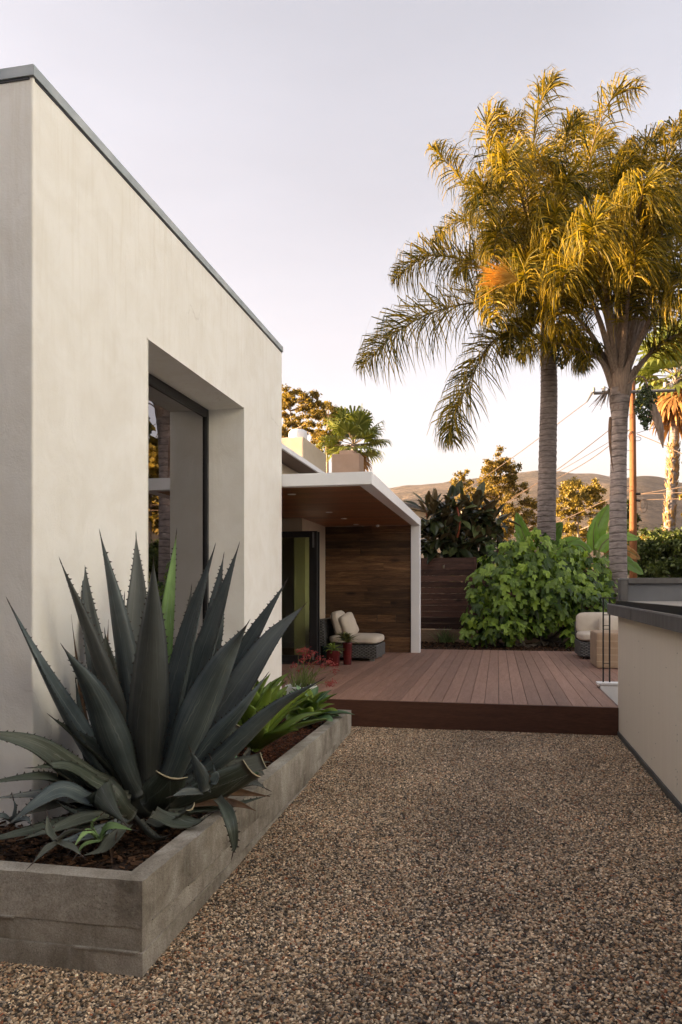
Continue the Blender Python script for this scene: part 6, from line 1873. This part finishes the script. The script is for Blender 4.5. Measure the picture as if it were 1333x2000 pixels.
for lab, cl, d, mt, sd in HG:
    clump_tree('shrub', lab, cl, d, [(cl[0][0], 1150), (cl[0][0], 1110), (cl[0][0], 1085)], mt, 0.18, 2.4, sd, cat='shrub', trunk_r=0.12, barkmat='darkbark')
# trees right of the frame, seen in the window's reflection
for k, (px, top, d, mt) in enumerate([(1420, 840, 40, 'gold'), (1520, 800, 36, 'gold'), (1640, 860, 42, 'euc'), (1760, 820, 38, 'gold')]):
    rg = random.Random(60 + k); cl = []
    for q in range(16):
        cl.append((px + rg.gauss(0, 40), top + rg.uniform(10, 230), rg.uniform(16, 32)))
    clump_tree('golden_tree', ['sunlit garden tree reflected in the house window, with bare lower limbs', 'tall sunlit garden tree beyond the low building', 'airy garden tree far beyond the low building', 'broad sunlit garden tree well right of the low building'][k], cl, d, [(px, 1130), (px + 5, 1000), (px, top + 40)], mt, 0.4, 0.7, 60 + k)

# far wood below the hills
rg = random.Random(90); m = MB()
for k in range(9000):
    px = rg.uniform(-300, 1900); d = rg.uniform(130, 420); hz = 4 + 4 * noise.noise(Vector((px / 30, d / 40, 1))) + rg.uniform(0, 3)
    p = P(px, HY, d); p.z = max(0.2, hz * rg.random() ** 0.4) 
    s = rg.uniform(0.7, 1.6); a = Vector((rg.gauss(0, 1), rg.gauss(0, 1), rg.gauss(0, 1))).normalized(); b = a.orthogonal().normalized()
    m.add([p, p + a * s * .5 + b * s * .5, p + a * s, p + a * s * .5 - b * s * .5], [(0, 1, 2, 3)])
tag(m.build('far_wood', MAT['hedge']), 'distant band of trees at the foot of the hills', 'trees', kind='stuff')

# ------------------------------------------------------------------ utility pole and wires
DP = 31.0
pb = P(1238, 1180, DP); pb.z = -0.4
pole = thing('utility_pole', 'orange brown wooden utility pole lit by low sun between the palms', 'utility pole', pb)
MB().tube([pb, P(1237.5, 1000, DP), P(1236, 745, DP)], [0.155, 0.145, 0.115], 16).build('shaft', MAT['polewood'], pole, smooth=True)
ca, cb = P(1160, 768, DP - 0.16), P(1318, 762, DP - 0.16)
MB().tube([ca, cb], 0.065, 4).build('crossarm', MAT['steel'], pole)
for px, py in ((1160, 762), (1180, 760), (1300, 752), (1312, 752)):
    p = P(px, py, DP - 0.16)
    MB().lathe((p.x, p.y, p.z - 0.10), [(0.03, 0), (0.09, 0.03), (0.05, 0.07), (0.09, 0.11), (0.05, 0.15), (0.08, 0.19), (0.0, 0.24)], 12).build('insulator', MAT['ceramic'], pole, smooth=True)
for py in (880, 917, 950, 985, 1020):
    a = P(1232, py, DP - 0.1); MB().tube([a, P(1224, py, DP - 0.1)], 0.012, 5).build('step_bolt', MAT['steel'], pole)
def loop(cx_, cy_, rx, ry, name):
    pts = [P(cx_ + rx * math.cos(a), cy_ + ry * math.sin(a), DP - 0.2) for a in np.linspace(0, 2 * math.pi, 20)]
    MB().tube(pts, 0.012, 5, 0, False).build(name, MAT['wire'], pole)
loop(1246, 857, 7, 4, 'cable_loop'); loop(1258, 988, 7, 13, 'cable_loop'); loop(1256, 985, 5, 9, 'cable_loop')
MB().tube(catmull([P(1232, 862, DP - .2), P(1229, 850, DP - .2), P(1236, 842, DP - .2), P(1241, 855, DP - .2)], 10), 0.02, 5).build('cable_loop', MAT['wire'], pole)
for py in (964, 977): MB().tube([P(1242, py, DP - .1), P(1252, py + 1, DP - .12)], 0.05, 6).build('bracket', MAT['black'], pole)
def wire(label, pts, r=0.014, sag=0.25):
    a = px3(pts); full = catmull(a, 24)
    if len(a) == 2:
        for i, p in enumerate(full): p.z -= sag * 4 * (i / 24) * (1 - i / 24)
    tag(MB().tube(full, r, 5).build('power_line', MAT['wire']), label, 'wire', 'overhead wires on the utility pole')
MB().tube([P(1158, 766, DP - .2), P(1147, 785, DP - .4)], [0.05, 0.03], 6).build('strain_clamp', MAT['steel'], pole)
wire('overhead wire from the top crossarm falling left to behind the rubber plant', [(1148, 784, DP - .4), (990, 902, 34), (840, 1003, 37)], 0.016)
wire('overhead wire from below the palm crown falling left towards the eucalyptus', [(1232, 808, DP - .2), (1085, 920, 33), (960, 1000, 36)], 0.016)
wire('thin slack service wire below the main overhead wires', [(1232, 838, DP - .2), (1120, 905, 32), (1000, 972, 35)], 0.011)
wire('twisted service wire sagging lowest from the pole', [(1232, 838, DP - .2), (1150, 900, 32), (1060, 950, 34)], 0.016)
wire('low wire crossing behind the banana leaves', [(1232, 955, DP - .2), (1100, 1015, 34), (1000, 1050, 38)], 0.016)
wire('overhead wire running right from the crossarm end', [(1300, 752, DP - .2), (1333, 738, 28), (1420, 700, 24)], 0.014)
wire('upper cable running right from the pole bracket', [(1250, 965, DP - .1), (1333, 951, 29), (1440, 930, 26)], 0.014)
wire('middle cable running right from the pole bracket', [(1250, 965, DP - .1), (1333, 962, 29), (1440, 958, 26)], 0.014)
wire('lower cable running right from the cable loops', [(1262, 976, DP - .1), (1333, 974, 29), (1440, 970, 26)], 0.014)
wire('dark cable falling right past the fan palm', [(1246, 848, DP - .1), (1290, 866, 30), (1333, 886, 29), (1450, 940, 26)], 0.018)
wire('thin wire rising right behind the fan palm trunk', [(1244, 846, DP - .1), (1290, 832, 31), (1333, 820, 31), (1450, 790, 31)], 0.012)

# ------------------------------------------------------------------ neighbouring house; unseen houses and trees added to shape the light
nb = thing('neighbour_house', 'cream gabled neighbour house with dark roof edge beyond the canopy', 'house', P(770, 1180, 30))
q0, q1, q2 = P(700, 950, 30), P(778, 962, 30), P(850, 1000, 30)
MB().hexa([(q0.x, q0.y, -0.4), (q2.x, q2.y, -0.4), (q2.x - 1, q2.y + 7, -0.4), (q0.x - 1, q0.y + 7, -0.4), (q0.x, q0.y, q1.z - 0.25), (q2.x, q2.y, q2.z - 0.1), (q2.x - 1, q2.y + 7, q2.z - 0.1), (q0.x - 1, q0.y + 7, q1.z - 0.25)]).build('wall', MAT['stucco2'], nb)
MB().hexa([(q0.x, q0.y - .4, q1.z - 0.2), (q2.x + .3, q2.y - .4, q2.z - 0.12), (q2.x - .7, q2.y + 7, q2.z - 0.12), (q0.x - 1, q0.y + 7, q1.z - 0.2), (q0.x, q0.y - .4, q1.z - 0.05), (q2.x + .3, q2.y - .4, q2.z), (q2.x - .7, q2.y + 7, q2.z), (q0.x - 1, q0.y + 7, q1.z - 0.05)]).build('roof', MAT['gutter'], nb)
# unseen two-storey house added behind and left of the viewer to shade the yard
added_shade_house = thing('neighbour_house', 'unseen two storey taupe house added behind the gravel yard to shade it', 'house', (-6, -9, -0.4))
MB().box(-16.5, -11.5, -13, 6.0, -0.45, 6.4).build('wall', MAT['taupe'], added_shade_house)
MB().box(-11.499, 8.0, -13, -4.2, -0.45, 6.3).build('wall', MAT['taupe'], added_shade_house)
MB().box(-16.9, 8.3, -13.4, -3.9, 6.405, 6.6).build('roof', MAT['gutter'], added_shade_house)
MB().box(-16.9, -11.1, -3.899, 6.4, 6.405, 6.6).build('roof', MAT['gutter'], added_shade_house)
for k in range(4):
    MB().box(-9 + 4.2 * k, -7.3 + 4.2 * k, -4.2, -4.15, 3.4, 4.8).build('window', MAT['black'], added_shade_house, bevel=0.01)
# unseen pale blue house added at right to bounce low sun onto the stucco
added_bounce_house = thing('neighbour_house', 'tall unseen pale blue house added right of the yard to bounce sunlight', 'house', (12, -2, -0.4))
MB().box(9.0, 15.0, -12, 7.0, -0.45, 9.4).build('wall', MAT['bounce_blue'], added_bounce_house, bevel=0.02)
MB().box(8.7, 15.3, -12.3, 7.3, 9.405, 9.6).build('roof', MAT['gutter'], added_bounce_house)
for k in range(3):
    MB().box(8.95, 9.0, -9 + 5.5 * k, -7.8 + 5.5 * k, 1.2, 2.6).build('window', MAT['black'], added_bounce_house, bevel=0.01)
# big trees added west of the house, out of frame, to break up the low sun
for k, (x, y, h, sd) in enumerate([(-24, 17.6, 14.0, 70), (-26, 15.6, 11.5, 71), (-22, 21.0, 13.0, 72)]):
    rg = random.Random(sd)
    root = thing('added_shade_tree', ['tall leafy unseen tree added west of the house for shade', 'spreading unseen tree added west of the house for shade, farthest from the yard', 'lower rounded unseen tree added beside the house wing for shade'][k], 'tree', (x, y, -0.4))
    MB().tube([(x, y, -0.45), (x + .2, y, h * .35), (x, y, h * .7)], [0.3, 0.25, 0.12], 10).build('trunk', MAT['bark'], root, smooth=True)
    m = MB()
    for q in range(48):
        c = Vector((x + rg.gauss(0, 1.5), y + rg.gauss(0, 1.5), h * rg.uniform(0.35, 0.97)))
        for w in range(190):
            v = Vector((rg.gauss(0, 1), rg.gauss(0, 1), rg.gauss(0, .8))) * 0.5
            p = c + v; a = Vector((rg.gauss(0, 1), rg.gauss(0, 1), rg.gauss(0, 1))).normalized(); b = a.orthogonal().normalized() * 0.13; L_ = 0.4
            m.add([p, p + a * L_ * .5 + b, p + a * L_, p + a * L_ * .5 - b], [(0, 1, 2, 3)])
    tag(m.build('crown', MAT['euc'], root), kind='stuff')

# ------------------------------------------------------------------ a few dry leaves blown onto the yard
rg = random.Random(44)
for px, py, zz, lab in [(797, 1431, 0.012, 'dry reddish brown leaf on the gravel right below the deck fascia'), (742, 1486, 0.0, 'dry brown leaf on the gravel near the far end of the planter'),
                        (985, 1352, DZ + 0.003, 'dry brown leaf on the open deck boards'), (660, 1640, -0.09, 'dry brown leaf on the gravel beside the long side of the planter'), (1150, 1700, -0.02, 'dry brown leaf on the gravel beside the low building')]:
    c = PZ(px, py, zz)
    if zz < 0.2: c.z = gz(c.x, c.y) + 0.014
    v, f = ell_leaf(0.5, 0.25); an = rg.uniform(0, 6.28)
    m = MB(); m.add(leaf_geo(v, c, Vector((math.cos(an), math.sin(an), 0.12)), Vector((0, 0, 1)), rg.uniform(0.05, 0.075)), f)
    tag(m.build('dry_leaf', MAT['dead']), lab, 'leaf')

# ------------------------------------------------------------------ evening haze
hz = bpy.data.materials.new('evening_haze'); hz.use_nodes = True
hz.node_tree.nodes.clear()
hv = hz.node_tree.nodes.new('ShaderNodeVolumePrincipled'); ho = hz.node_tree.nodes.new('ShaderNodeOutputMaterial')
hv.inputs['Color'].default_value = (0.86, 0.82, 0.86, 1)
hv.inputs['Density'].default_value = 0.00006
hv.inputs['Anisotropy'].default_value = 0.2
hz.node_tree.links.new(hv.outputs[0], ho.inputs['Volume'])
tag(MB().box(-3700, 3300, -700, 4000, -7.0, 470).build('haze', hz), 'thin evening haze over the valley', 'haze', kind='stuff')
